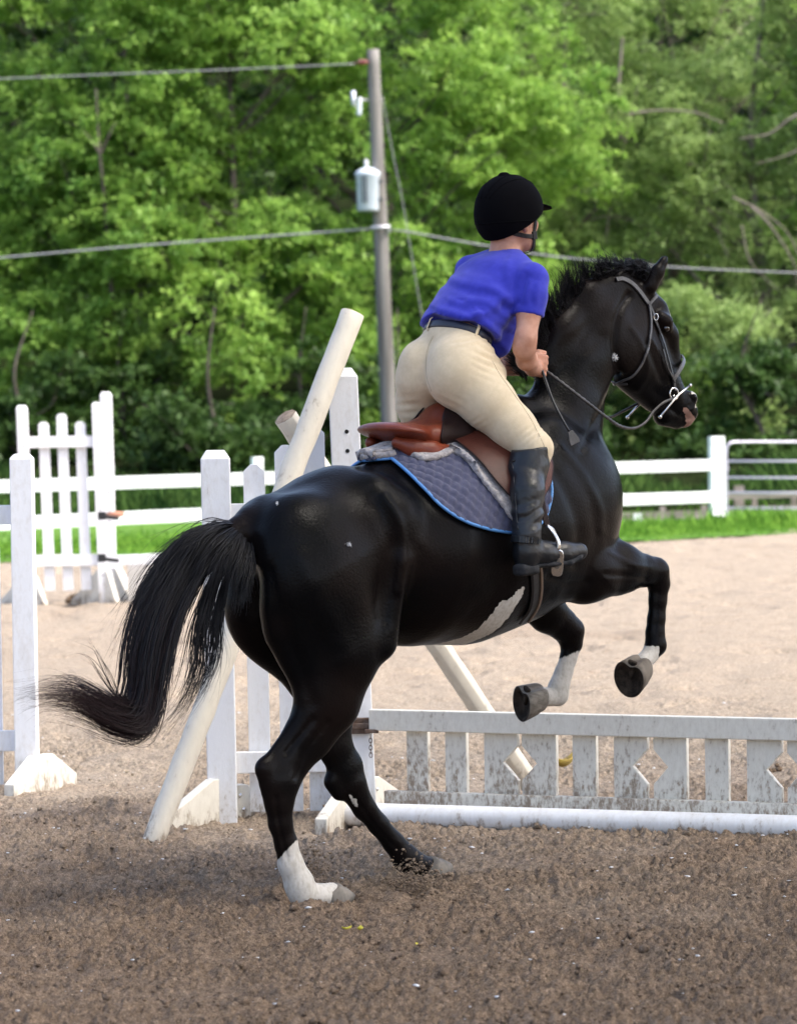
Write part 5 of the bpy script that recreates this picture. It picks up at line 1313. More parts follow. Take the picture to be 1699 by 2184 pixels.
# ---- low gate
gl = P(790, 1512, 14.33); gr_ = P(1699, 1533, 13.60)
gd = gr_ - gl; gd[2] = 0; LG = np.linalg.norm(gd); gx_ = gd / LG; gy_ = np.cross([0, 0, 1.0], gx_)
ztop = (gl[2] + gr_[2]) / 2; LT = LG * 1.12 + .75
GATE = empty('jump_gate', [gl[0] + gx_[0] * LT / 2, gl[1] + gx_[1] * LT / 2, 0], 'low mud-splashed white jump gate with diamond cut-outs under the leaping forelegs', 'jump gate')
def gp(x, y, z): return np.array([gl[0], gl[1], 0]) + gx_ * x + gy_ * y + np.array([0, 0, z])
def gxu(u, v, y=0.0):   # distance along the gate seen at column u
    r = ray(u, v); o_ = gp(0, y, 0); n_ = gy_
    k = ((o_ - np.array([0, 0, CAM_Z])) @ n_) / (r @ n_); p = np.array([0, 0, CAM_Z]) + r * k; return (p - o_) @ gx_, p[2]
_, z1557 = gxu(790, 1557); _, zl1 = gxu(863, 1687); zl0 = zl1 - .075
b = MB(); b.box(gp(LT / 2, 0, (ztop + z1557) / 2), gx_ * LT / 2, gy_ * .02, np.array([0, 0, (ztop - z1557) / 2])); bevel(b.build('top_rail', GATEP, GATE), .004)
b = MB(); b.box(gp(LT / 2 + .03, .004, (zl1 + zl0) / 2), gx_ * (LT / 2 - .03), gy_ * .02, np.array([0, 0, (zl1 - zl0) / 2])); bevel(b.build('bottom_rail', GATEP, GATE), .004)
def board(u0, u1, notch=0):
    x0, _ = gxu(u0, 1620, .03); x1, _ = gxu(u1, 1620, .03); h = z1557 - zl1; zc = zl1 + h * .51; dz = h * .285; dp = (x1 - x0) * .44
    zt = z1557 + .02; zb = zl1 - .02
    if notch == 1: poly = [(x0, zb), (x1, zb), (x1, zc - dz), (x1 - dp, zc), (x1, zc + dz), (x1, zt), (x0, zt)]
    elif notch == -1: poly = [(x0, zb), (x1, zb), (x1, zt), (x0, zt), (x0, zc + dz), (x0 + dp, zc), (x0, zc - dz)]
    else: poly = [(x0, zb), (x1, zb), (x1, zt), (x0, zt)]
    b = MB(); b.prism(poly, gp(0, .034, 0), gx_, np.array([0, 0, 1.0]), gy_ * .0135); o = b.build('board', GATEP, GATE); bevel(o, .002)
for q_ in ((869, 914), (951, 996), (1034, 1105, 1), (1114, 1187, -1), (1222, 1272), (1310, 1381, 1), (1394, 1465, -1), (1504, 1554), (1593, 1667, 1), (1679, 1752, -1), (1790, 1842), (1880, 1950, 1), (1965, 2036, -1), (2076, 2128)): board(*q_)
# ---- ground pole
pl = G(752, 1764); pr = G(1699, 1794); pd = (pr - pl); pd /= np.linalg.norm(pd)
b = MB(); s0 = pl + pd * -.02; q = [s0 + pd * t_ + np.array([0, 0, .050]) for t_ in np.linspace(0, 3.3, 40)]
V, f = tube_vf(q, .048, 24); GP_ = mesh('ground_pole', V, f, PVC, origin=np.array([*(s0 + pd * 1.6)[:2], 0])); props(GP_, 'round white ground pole lying on the sand in front of the low gate', 'pole')
bevel(GP_, .006)
# ---- leaning poles
def pole(a, b_, r0, r1, n, name, label, seed, endm=BARE, group=None, m=CREAM, wob=.004):
    q = smoothline([a, (a * .66 + b_ * .34) + np.array([wob, 0, 0]), (a * .33 + b_ * .67) - np.array([wob, 0, 0]), b_], 34)
    V, f = tube_vf(q, np.linspace(r0, r1, 34), n); V = np.array(V); c0 = np.repeat(q, n, axis=0); nn = (V - c0) / np.linalg.norm(V - c0, axis=1)[:, None]
    V = V + nn * (fbm(V[:, 0] * 26, V[:, 1] * 26, V[:, 2] * 9, 4, seed) * .0068)[:, None]
    mi = [0] * (len(f) - 2) + [1, 1]
    o = mesh(name, V, f, None, origin=np.array(a), mats=[m, endm], mi=mi); bevel(o, .005); props(o, label, 'pole', group); return o
p_top = P(752, 668, 14.33); p_bot = G(325, 1800); p_bot[2] += .0
pole(p_bot, p_top, .0445, .0475, 20, 'leaning_pole', 'peeling white round pole leaning diagonally against the tall wing post', 3)
q_top = P(608, 888, 14.47); q_bot = G(1147, 1700); q_bot = q_bot + (q_bot - q_top) * .035
pole(q_bot, q_top, .047, .050, 8, 'leaning_pole', 'octagonal weathered pole crossing behind the wing with its sawn end facing up', 4)
# ---- near left wing (cut by the frame)
a = G(60, 1690); fr = Fr(a, (1, -.03)); fr.z = P(47, 968, a[1]) - a; Hn = np.linalg.norm(fr.z); fr.z /= Hn
NW = empty('jump_wing', a, 'nearest white picket jump wing at the left edge with a splintered post top', 'jump wing')
post(fr, 0, Hn, .098, .09, NW, WHITE, cap=.02)
b = MB(); b.box(fr.w(.036, -.062, Hn * .5), fr.x * .0, fr.y * .001, fr.z * .2)
fl_ = post(fr, -1.05, Hn * .97, .098, .09, NW, WHITE)
for i, x in enumerate((-.15, -.34, -.53, -.72, -.91)): picket(fr, x, .03, 1.02 + (.08, .14, .20, .14, .08)[i], .075, .055, NW, WHITE)
rail(fr, -1.0, -.045, P(40, 1098, a[1])[2], .085, .012, NW, WHITE); rail(fr, -1.0, -.045, P(40, 1580, a[1])[2], .09, .012, NW, WHITE)
foot(a + np.array([.06, -.01, 0]), (-.42, -.9), .27, .27, .165, .05, NW, FOOTP)
foot(a + np.array([-1.05, 0, 0]), (-.42, -.9), .36, .36, .185, .05, NW, FOOTP)
# ---- far wing
D = 31.5
def FWp(u, v): return P(u, v, D)
a = G(222, 1287); fr = Fr(a, (1, .02)); fr.z = P(205, 858, a[1]) - a; Hf = np.linalg.norm(fr.z); fr.z /= Hf; sc = a[1] / F
FWG = empty('jump_wing', a, 'distant white picket jump wing standing on pale sand behind the tail', 'jump wing')
post(fr, 0, Hf, 18 * sc, .09, FWG, WHITE, holes=[Hf - .2 - .085 * i for i in range(17)], cap=.03)
post(fr, -158 * sc, Hf * .99, 23 * sc, .09, FWG, WHITE, holes=[Hf - .3 - .09 * i for i in range(8)], cap=.03)
for u_, v_ in ((95, 900), (134, 882), (173, 899)): picket(fr, (u_ - 208) * sc - .005, .12, P(u_, v_, a[1])[2], 22 * sc, .05, FWG, WHITE, cut=.025)
rail(fr, -.64, -.03, P(150, 942, a[1])[2], 24 * sc, .01, FWG, WHITE); rail(fr, -.64, -.03, P(150, 1195, a[1])[2], 24 * sc, .01, FWG, WHITE)
foot(a + np.array([.0, .0, 0]), (.75, -.66), .18, .4, .30, .05, FWG, FOOTP, e=.02, bolts=False); foot(a + np.array([-.66, .0, 0]), (.75, -.66), .2, .4, .26, .05, FWG, FOOTP, e=.02, bolts=False)
# tall drilled standard beside it
a2 = G(238, 1280); fr3 = Fr(a2, (1, .02)); fr3.z = P(226, 836, a2[1]) - a2; Ht = np.linalg.norm(fr3.z); fr3.z /= Ht
STD = empty('jump_standard', a2, 'tall slim white jump standard with rows of peg holes beside the distant wing', 'jump standard')
post(fr3, 0, Ht, 25 * sc, .08, STD, WHITE, holes=[Ht - .2 - .09 * i for i in range(17)], cap=.03)
foot(a2 + np.array([.03, 0, 0]), (.55, -.8), .3, .3, .30, .05, STD, FOOTP, e=.03, bolts=False)
b = MB(); b.box(a2 + np.array([.10, 0, .22]), np.array([.065, 0, -.12]), np.array([0, .03, 0]), np.array([.028, 0, .016])); bevel(b.build('brace', WHITE, STD), .004)
for i, (v0, lb) in enumerate(((1100, 'upper black plastic jump cup on the distant standard'), (1190, 'lower black plastic jump cup on the distant standard'))):
    c0 = P(218, v0, D - .35); b = MB(); b.box(c0, np.array([.035, 0, 0]), np.array([0, .03, 0]), np.array([0, 0, .036])); b.box(c0 + np.array([.085, 0, -.018]), np.array([.06, 0, -.008]), np.array([0, .03, 0]), np.array([0, 0, .016]))
    o = b.build('jump_cup', BLKP); bevel(o, .006); props(o, lb, 'jump cup', 'black cups on the distant standard')
V, f = tube_vf([P(228, 1101, D - .30), P(250, 1097, D - .28), P(264, 1096, D - .25)], [.028, .03, .018], 8); props(mesh('pole_end', V, f, mat('terracotta_wood', (.34, .16, .10), rough=.8)), 'short brown wooden pole end resting in the upper black cup', 'pole')
# plank and box behind the tail
pk = MB(); c0 = P(350, 1191, D + .5); pk.box(c0, np.array([.44, 0, .012]), np.array([0, .03, 0]), np.array([0, 0, .045])); o = pk.build('plank', WHITE); bevel(o, .004); props(o, 'white plank jump rail running from the distant standard towards the tail', 'plank')
bx = MB(); gb = G(345, 1285); bx.box(gb + np.array([.0, .12, .19]), np.array([.30, 0, 0]), np.array([0, .14, 0]), np.array([0, 0, .185])); bx.box(gb + np.array([.0, .12, .385]), np.array([.31, 0, 0]), np.array([0, .15, 0]), np.array([0, 0, .012]))
o = bx.build('jump_box', mat('grey_board', (.42, .40, .37), rough=.8, var=(.50, .48, .45), scale=8)); bevel(o, .006); props(o, 'low grey wooden jump box under the white plank behind the tail', 'jump box')
V, f = tube_vf([G(268, 1272) + [0, .3, .05], G(268, 1272) + [.5, .35, .05]], .05, 14); props(mesh('short_pole', V, f, CREAM), 'short cream pole lying at the foot of the distant standard', 'pole')
V, f = tube_vf([G(165, 1286) + [0, 0, .03], G(204, 1250) + [0, 0, .03]], .03, 8); props(mesh('grey_stick', V, f, mat('grey_wood', (.36, .33, .30), rough=.9)), 'grey weathered stick lying on sand beside the distant wing', 'stick')
# droppings
def heap(c0, r, n, name, m, label, cat, seed):
    rng = np.random.default_rng(seed); b = MB()
    for i in range(n):
        p = c0 + np.array([rng.normal(0, r * .5), rng.normal(0, r * .4), abs(rng.normal(0, r * .14)) + r * .05]); s_ = r * rng.uniform(.14, .26)
        th = np.linspace(0, math.pi, 5)
        V = [p + s_ * rng.uniform(.8, 1.15) * np.array([math.sin(a_) * math.cos(q), math.sin(a_) * math.sin(q), .75 * math.cos(a_)]) for a_ in th for q in np.linspace(0, 6.283, 7, endpoint=False)]
        b.add(V, [[i_ * 7 + j, (i_ + 1) * 7 + j, (i_ + 1) * 7 + (j + 1) % 7, i_ * 7 + (j + 1) % 7] for i_ in range(4) for j in range(7)])
    o = b.build(name, m, smooth=True, origin=np.array(c0)); props(o, label, cat); return o
DUNG = mat('dung', (.09, .06, .035), rough=.95, var=(.16, .11, .07), scale=60, bump=.004, bscale=120)
heap(G(170, 1283), .16, 26, 'manure_heap', DUNG, 'small brown heap of manure on the sand below the distant wing', 'manure', 4)
heap(G(1640, 1648), .07, 14, 'manure_heap', DUNG, 'dark clump of manure seen through the right end of the gate', 'manure', 6)
# leaves
YL = mat('yellow_leaf', (.62, .52, .04), rough=.6, var=(.42, .40, .05), scale=60); BL = mat('curled_brown_leaf', (.42, .30, .05), rough=.7, var=(.14, .10, .05), scale=18)
def leaf(c0, s_, yaw_, curl_, m, label, name='fallen_leaf'):
    V = []; f = []
    for i, t_ in enumerate(np.linspace(-1, 1, 9)):
        w = (1 - t_ * t_) ** .7 * .5 + .02
        for k in (-1, 0, 1):
            x, y, z = t_, k * w, curl_ * (t_ * t_ * .6 + k * k * .5) + .08
            V.append(c0 + s_ * np.array([x * math.cos(yaw_) - y * math.sin(yaw_), x * math.sin(yaw_) + y * math.cos(yaw_), z]))
    f = [[i * 3 + k, i * 3 + k + 1, i * 3 + 4 + k, i * 3 + 3 + k] for i in range(8) for k in (0, 1)]
    o = mesh(name, V, f, m, origin=np.array(c0)); s2 = o.modifiers.new('thick', 'SOLIDIFY'); s2.thickness = s_ * .04; props(o, label, 'leaf'); return o
def gl_(u, v): p = G(u, v); p[2] = zat(p[0], p[1]) + .012; return p
leaf(gl_(740, 2014), .017, .5, .6, YL, 'left of the two small yellow leaves side by side in front of the hooves')
leaf(gl_(768, 2008), .018, 1.4, .7, YL, 'right of the two small yellow leaves side by side in front of the hooves')
leaf(gl_(893, 2033), .015, 2.2, .5, YL, 'lone small yellow leaf on the dug sand, right of the pair')
leaf(G(1200, 1648) + [0, 0, .02], .055, .3, 1.2, BL, 'curled yellow-brown leaf on the sand seen through the gate'); 
# ================================================================== FENCE, GATE, POLE
RAILW = mat('white_rail_paint', (.82, .85, .86), rough=.5, var=(.70, .72, .72), scale=3)
fd0 = P(0, 1040, 51.5); fd1 = P(1527, 990, 56.9); fdir = fd1 - fd0; fdir[2] = 0; FL = np.linalg.norm(fdir); fx_ = fdir / FL; fy_ = np.cross([0, 0, 1.0], fx_)
def fpt(u, v):    # point of the fence plane
    r = ray(u, v); o_ = np.array([fd0[0], fd0[1], 0]); k = ((o_ - [0, 0, CAM_Z]) @ fy_) / (r @ fy_); return np.array([0, 0, CAM_Z]) + r * k
FENCE = empty('rail_fence', [*(fd0 + fdir / 2)[:2], 0], 'white two-rail paddock fence closing the far side of the arena', 'fence')
def frail(u0, vt0, vb0, u1, vt1, vb1, name='rail'):
    a, b_, c_, d = fpt(u0, vt0), fpt(u0, vb0), fpt(u1, vt1), fpt(u1, vb1); h = ((a - b_)[2] + (c_ - d)[2]) / 4
    p, q = (a + b_) / 2, (c_ + d) / 2; b = MB(); b.box((p + q) / 2, (q - p) / 2, fy_ * .02, np.array([0, 0, h])); bevel(b.build(name, RAILW, FENCE), .006)
frail(-160, 1029, 1056, 600, 1006, 1032); frail(600, 1006, 1032, 1527, 980, 1003)
frail(-160, 1111, 1138, 600, 1076, 1104); frail(600, 1076, 1104, 1527, 1049, 1070)
for u_, w_, top in ((-95, .10, 1000), (229, .08, 990), (548, .08, 975), (878, .08, 962), (1206, .08, 950), (1527, .125, 931)):
    p = fpt(u_, top); b = MB(); b.box(np.array([p[0], p[1] + .05, p[2] / 2 - .02]), fx_ * w_, fy_ * .055, np.array([0, 0, p[2] / 2 + .02])); bevel(b.build('post', RAILW, FENCE), .01)
PIPEM = mat('galvanised_tube', (.46, .44, .53), rough=.35, metal=.4)
TG = empty('tube_gate', [*fpt(1640, 1000)[:2], 0], 'grey galvanised tube gate hung on the white post at the right', 'gate')
gx0 = fpt(1547, 1000); b = MB()
def tg(u, v): p = fpt(u, v); return p
bars = ((943, 943), (984, 984), (1019, 1021), (1051, 1053), (1084, 1086), (1113, 1115))
b = MB(); b.tube(smoothline([tg(1549, 1114), tg(1548, 1040), tg(1548, 962), tg(1553, 948), tg(1568, 943), tg(1760, 943), tg(2100, 944)], 60), .022, 10); b.build('frame', PIPEM, TG, smooth=True)
for v0, v1 in bars[1:]:
    b = MB(); b.tube([tg(1549, v0), tg(2100, v1)], .02, 8); b.build('bar', PIPEM, TG, smooth=True)
b = MB(); b.tube([tg(1545, 960), tg(1552, 1000), tg(1546, 1020), tg(1543, 1000)], .008, 6); b.build('chain', PIPEM, TG, smooth=True)
# old grey paddock fence behind
OLD = mat('silver_grey_wood', (.20, .17, .15), rough=.9, var=(.34, .28, .26), scale=5, stretch=(.3, 1, 1))
OF = empty('wooden_fence', [*P(1500, 1090, 58)[:2], 0], 'old grey board fence seen low behind the white fence and the tube gate', 'fence')
def seg(u0, v0, u1, v1, h, d, name):
    a, b_ = P(u0, v0, d), P(u1, v1, d); b = MB(); b.box((a + b_) / 2, (b_ - a) / 2, np.array([0, .02, 0]), np.array([0, 0, h])); b.build(name, OLD, OF)
seg(1296, 1110, 1505, 1103, .11, 55.7, 'board'); seg(1545, 1059, 1720, 1053, .05, 60, 'board'); seg(1545, 1088, 1720, 1083, .05, 60, 'board')
for u_, v0, v1, w_, d in ((1359, 1096, 1135, .06, 55.5), (1412, 1080, 1130, .04, 55.9), (1500, 1078, 1125, .04, 55.9), (1575, 1036, 1110, .08, 60.3), (1608, 1052, 1096, .04, 60.3), (1692, 1048, 1096, .05, 60.3), (1312, 1094, 1135, .04, 55.5)):
    a, b_ = P(u_, v0, d), P(u_, v1, d); b = MB(); b.box((a + b_) / 2, np.array([w_, 0, 0]), np.array([0, .05, 0]), (a - b_) / 2); b.build('post', OLD if u_ != 1359 else RAILW, OF)
# utility pole
PW = mat('weathered_pole', (.115, .107, .098), rough=.95, spec=.1, var=(.235, .225, .21), scale=7, bump=.008, bscale=9, stretch=(1, 1, .06))
DP = 64.0
pb = P(838, 1130, DP); pt = P(795, 106, DP); pb[2] = 0
UP_ = empty('utility_pole', pb, 'tall grey wooden utility pole carrying a transformer in front of the trees', 'utility pole')
q = [pb + (pt - pb) * t_ for t_ in np.linspace(0, 1, 30)]; V, f = tube_vf(q, np.linspace(.155, .108, 30), 18)
V = np.array(V); V[:, :2] += (fbm(V[:, 0] * 9, V[:, 1] * 9, V[:, 2] * .8, 3, 9) * .008)[:, None]; mesh('pole', V, f, PW, UP_)
TRM = mat('transformer_paint', (.55, .61, .66), rough=.6, spec=.2, var=(.48, .54, .60), scale=4)
pc = P(784, 402, DP - .22); b = MB()
prof = [(-.40, .0), (-.40, .175), (-.37, .19), (.20, .205), (.22, .222), (.28, .222), (.30, .20), (.35, .12), (.37, .05)]
N = 28; a_ = np.linspace(0, 2 * math.pi, N, endpoint=False)
V = np.concatenate([[pc + np.array([r_ * math.cos(t_), r_ * math.sin(t_), z_]) for t_ in a_] for z_, r_ in prof])
TR = mesh('transformer', V, [[i * N + j, i * N + (j + 1) % N, (i + 1) * N + (j + 1) % N, (i + 1) * N + j] for i in range(len(prof) - 1) for j in range(N)], TRM, UP_)
prof2 = [(.34, .03), (.37, .05), (.39, .03), (.42, .05), (.44, .03), (.47, .045), (.50, .02), (.53, .0)]
V = np.concatenate([[pc + np.array([r_ * math.cos(t_) - .02, r_ * math.sin(t_), z_]) for t_ in a_] for z_, r_ in prof2])
mesh('bushing', V, [[i * N + j, i * N + (j + 1) % N, (i + 1) * N + (j + 1) % N, (i + 1) * N + j] for i in range(len(prof2) - 1) for j in range(N)], mat('porcelain', (.6, .62, .66), rough=.2), TR)
b = MB()
for dx_ in (-.09, -.03): b.box(pc + np.array([dx_, -.215, -.02]), np.array([.012, 0, 0]), np.array([0, .012, 0]), np.array([0, 0, .24]))
for z_ in (-.2, .12): b.box(pc + np.array([.16, 0, z_]), np.array([.10, 0, 0]), np.array([0, .05, 0]), np.array([0, 0, .03]))
b.build('bracket', mat('dark_steel', (.05, .06, .07), rough=.5, metal=.3), TR)
def lathe(c0, ax, prof, m, name, parent, n=16):
    ax = np.array(ax, float); ax /= np.linalg.norm(ax); e1 = np.cross(ax, [0, 1.0, .2]); e1 /= np.linalg.norm(e1); e2 = np.cross(ax, e1); a_ = np.linspace(0, 2 * math.pi, n, endpoint=False)
    V = [c0 + ax * z_ + (e1 * math.cos(t_) + e2 * math.sin(t_)) * r_ for z_, r_ in prof for t_ in a_]
    return mesh(name, V, [[i * n + j, i * n + (j + 1) % n, (i + 1) * n + (j + 1) % n, (i + 1) * n + j] for i in range(len(prof) - 1) for j in range(n)], m, parent)
BRN = mat('brown_porcelain', (.16, .04, .03), rough=.25)
lathe(P(784, 132, DP - .1), (-1, 0, -.05), [(-.02, .0), (0, .035), (.04, .035), (.05, .06), (.08, .06), (.09, .035), (.12, .06), (.15, .06), (.16, .03), (.24, .02), (.24, 0)], BRN, 'insulator', UP_)
lathe(P(765, 248, DP - .25), (.08, 0, 1), [(0, 0), (.01, .035), (.06, .05), (.09, .035), (.14, .05), (.17, .035), (.22, .05), (.25, .03), (.33, .03), (.34, 0)], mat('grey_porcelain', (.5, .56, .6), rough=.25), 'fuse_cutout', UP_)
b = MB(); b.tube([P(754, 225, DP - .3), P(753, 194, DP - .3)], .04, 10); b.build('arrester', mat('white_plastic', (.62, .66, .76), rough=.4), UP_, smooth=True)
b = MB(); b.tube([P(765, 212, DP - .25), P(785, 214, DP - .05)], .018, 6); b.tube([P(754, 222, DP - .3), P(768, 236, DP - .25)], .014, 6); b.tube([P(790, 486, DP - .2), P(832, 484, DP - .2)], .035, 8); b.tube([P(826, 480, DP - .1), P(828, 497, DP - .1)], .04, 8); b.build('fittings', mat('galvanised_fitting', (.5, .5, .54), rough=.4, metal=.4), UP_, smooth=True)
WIRE = mat('aluminium_wire', (.30, .30, .31), rough=.5, metal=.3)
def wire(pts, r, label, n=40, d0=DP, d1=None):
    d1 = d0 if d1 is None else d1; us = [p[0] for p in pts]; q = smoothline([P(u, v, d0 + (d1 - d0) * abs(u - us[0]) / (abs(us[-1] - us[0]) + 1e-9)) for u, v in pts], n)
    V, f = tube_vf(q, r, 6); o = mesh('power_line', V, f, WIRE); props(o, label, 'power line'); return o
wire([(762, 136), (500, 148), (250, 158), (0, 168), (-300, 178)], .011, 'upper power line running left from the pole top')
wire([(792, 488), (600, 502), (300, 524), (0, 550), (-300, 578)], .017, 'lower thicker power line running left from below the transformer')
wire([(832, 490), (868, 494), (900, 500), (1000, 518), (1150, 543), (1300, 559), (1450, 571), (1699, 582), (1950, 590)], .014, 'power line running right from the pole behind the horse head')
wire([(815, 205), (832, 300), (858, 430), (880, 560), (897, 660), (925, 830), (960, 1080)], .007, 'thin guy wire slanting down to the right of the utility pole')

# ================================================================== TREES
def leaf_mat(name, c1, c2, tr=.35):
    m = bpy.data.materials.new(name); m.use_nodes = True; nt = m.node_tree; b = nt.nodes['Principled BSDF']; N_ = nt.nodes.new; Lk = nt.links.new
    at = N_('ShaderNodeVertexColor'); at.layer_name = 'tone'; sp = N_('ShaderNodeSeparateColor'); Lk(at.outputs[0], sp.inputs[0])
    rp = N_('ShaderNodeValToRGB'); rp.color_ramp.elements[0].color = (*c1, 1); rp.color_ramp.elements[1].color = (*c2, 1); Lk(sp.outputs[0], rp.inputs[0])
    Lk(rp.outputs[0], b.inputs['Base Color']); b.inputs['Roughness'].default_value = .5; b.inputs['Specular IOR Level'].default_value = .25
    t = N_('ShaderNodeBsdfTranslucent'); Lk(rp.outputs[0], t.inputs[0]); mx = N_('ShaderNodeMixShader'); mx.inputs[0].default_value = tr
    Lk(b.outputs[0], mx.inputs[1]); Lk(t.outputs[0], mx.inputs[2]); Lk(mx.outputs[0], nt.nodes['Material Output'].inputs[0]); return m
LIME = leaf_mat('lime_leaves', (.125, .26, .05), (.38, .57, .12), .5)
OLIVE = leaf_mat('grey_green_leaves', (.17, .26, .07), (.38, .52, .18), .46)
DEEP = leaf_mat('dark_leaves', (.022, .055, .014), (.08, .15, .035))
BARK = mat('bark', (.045, .035, .028), rough=.95, var=(.10, .085, .07), scale=6, bump=.02, bscale=8, stretch=(1, 1, .2))
BARKL = mat('pale_bark', (.13, .11, .09), rough=.95, var=(.22, .19, .16), scale=5, bump=.02, bscale=8, stretch=(1, 1, .2))
def clumps_tree(name, base, h, blobs, m, bark, nleaf, leaf=.13, seed=1, label='', droop=.35, group='trees behind the arena', lean=(0, 0), twigs=0, trunk_r=.16, density=1.0, bare=None):
    """blobs: list of (x, y, z, r) of foliage masses round the limbs"""
    rng = np.random.default_rng(seed); base = np.array(base, float)
    root = empty(name, base, label, 'tree', group)
    # foliage: masses > sprays > leaves
    B = np.array(blobs, float); vol = B[:, 3] ** 2; cnt = (vol / vol.sum() * nleaf / 34 * density).astype(int) + 1
    Cs = []; tone = []
    for (x, y, z, r), k in zip(B, cnt):
        d = rng.normal(0, 1, (k, 3)); d /= np.linalg.norm(d, axis=1)[:, None]; rr_ = r * (.55 + .5 * rng.random(k) ** .6)
        lump = .75 + .5 * vnoise(d[:, 0] * 2.2 + x, d[:, 1] * 2.2 + y, d[:, 2] * 2.2 + z, seed)
        p = np.array([x, y, z]) + d * (rr_ * lump)[:, None] * np.array([1, 1, .72]); keep = d[:, 2] > -.75; Cs.append(p[keep]); tone.append(np.full(keep.sum(), rng.normal(.5, .13)) + .15 * d[keep, 2] * 0)
    Cs = np.concatenate(Cs); tone = np.concatenate(tone); n = len(Cs); per = 34
    # each spray: a drooping fan of leaves
    a = rng.uniform(0, 6.28, n); ext = rng.uniform(.28, .52, n)
    t = rng.random((n, per)); sd_ = rng.normal(0, 1, (n, per)); out = np.stack([np.cos(a), np.sin(a)], 1)
    px_ = Cs[:, None, 0] + out[:, None, 0] * (t - .3) * ext[:, None] * 1.3 - out[:, None, 1] * sd_ * .16 * (1.2 - t)
    py_ = Cs[:, None, 1] + out[:, None, 1] * (t - .3) * ext[:, None] * 1.3 + out[:, None, 0] * sd_ * .16 * (1.2 - t)
    pz_ = Cs[:, None, 2] - droop * t ** 2 * ext[:, None] * 1.3 + rng.normal(0, .06, (n, per))
    Pn = np.stack([px_, py_, pz_], 2).reshape(-1, 3); M_ = len(Pn)
    yaw_ = np.repeat(a, per) + rng.normal(0, .9, M_); tilt_ = rng.normal(-.45, .45, M_); roll_ = rng.normal(0, .55, M_); s_ = leaf * rng.uniform(.6, 1.25, M_)
    L = np.stack([np.cos(yaw_) * np.cos(tilt_), np.sin(yaw_) * np.cos(tilt_), np.sin(tilt_)], 1)
    S = np.stack([-np.sin(yaw_) * np.cos(roll_), np.cos(yaw_) * np.cos(roll_), np.sin(roll_)], 1)
    V = np.stack([Pn - L * s_[:, None] * .5, Pn + S * s_[:, None] * .30, Pn + L * s_[:, None] * .6, Pn - S * s_[:, None] * .30], 1).reshape(-1, 3)
    tn = np.clip(np.repeat(tone, per) + rng.normal(0, .14, M_) + .10 * np.repeat(rng.normal(0, 1, n), per), 0, 1)
    o = mesh('crown', V, (4 * np.arange(M_)[:, None] + np.arange(4)[None]), m, root, smooth=False); vcol(o, 'tone', np.repeat(np.stack([tn] * 3, 1), 4, axis=0))
    # trunk with limbs to the masses
    b = MB(); fork = base + np.array([lean[0] * .35, lean[1] * .35, h * .28]); top = base + np.array([lean[0], lean[1], h * .86])
    tr = smoothline([base - [0, 0, .2], base + (fork - base) * .5 + rng.normal(0, .05, 3), fork, (fork + top) / 2 + rng.normal(0, .25, 3) * [1, 1, .2], top], 22); b.tube(tr, np.linspace(trunk_r, trunk_r * .16, 22), 10)
    sel = rng.permutation(len(B))[:min(len(B), 26)]
    for i in sel:
        c_ = B[i, :3]
        if c_[2] < fork[2] + .4: continue
        j = np.argmin(np.abs(tr[:, 2] - max(fork[2] * .8, c_[2] - np.hypot(*(c_ - tr[10])[:2]) * .75 - .3))); st_ = tr[j]
        mid = (st_ * .5 + c_ * .5) + rng.normal(0, .18, 3) + [0, 0, -.1]; w = trunk_r * (1 - j / 24) * .55
        q = smoothline([st_, mid, c_, c_ + (c_ - mid) * .35 + [0, 0, -.15]], 12); b.tube(q, np.linspace(w, .012, 12), 6)
        for _ in range(twigs):
            k = rng.integers(5, 11); e = q[k] + rng.normal(0, .55, 3) * [1, 1, .7]; b.tube(smoothline([q[k], (q[k] + e) / 2 + rng.normal(0, .08, 3), e], 6), np.linspace(.022, .006, 6), 4)
    if bare:
        for pts, r0, r1 in bare: b.tube(smoothline(pts, 24), np.linspace(r0, r1, 24), 7)
    b.build('trunk', bark, root, smooth=True)
    return root
def masses(rng, cx, cy, w, z0, z1, n, rmin=.55, rmax=1.05, depth=2.6, front=1.0):
    out = []
    for i in range(n):
        z = rng.uniform(z0, z1); k = (z - z0) / (z1 - z0); ww = w * (math.sin(math.pi * min(max(.18 + .75 * k, 0), 1)) ** .5)
        out.append((cx + rng.uniform(-1, 1) * ww, cy - depth * front * rng.random() ** .7 * (1 - .35 * k) + rng.random() * depth * .6, z, rng.uniform(rmin, rmax)))
    # the wood has deep hollows where no boughs hang
    hol = [(420, 800, 150, 190, .55), (620, 960, 130, 90, .5), (250, 930, 190, 70, .35), (1640, 830, 90, 210, .7), (1010, 420, 60, 60, .5), (560, 560, 90, 110, .45), (60, 800, 90, 120, .4), (1070, 60, 70, 60, .6)]
    res = []
    for q in out:
        u_, v_ = proj(np.array(q[:3]))[0]; p_ = max([0] + [w_ * math.exp(-((u_ - a_) / c_) ** 2 - ((v_ - b_) / d_) ** 2) for a_, b_, c_, d_, w_ in hol])
        if rng.random() > p_ * 1.15: res.append(q)
    return res
R_ = np.random.default_rng(77)
SPP = 120.0
def Xu(u, d): return P(u, 900, d)[0]
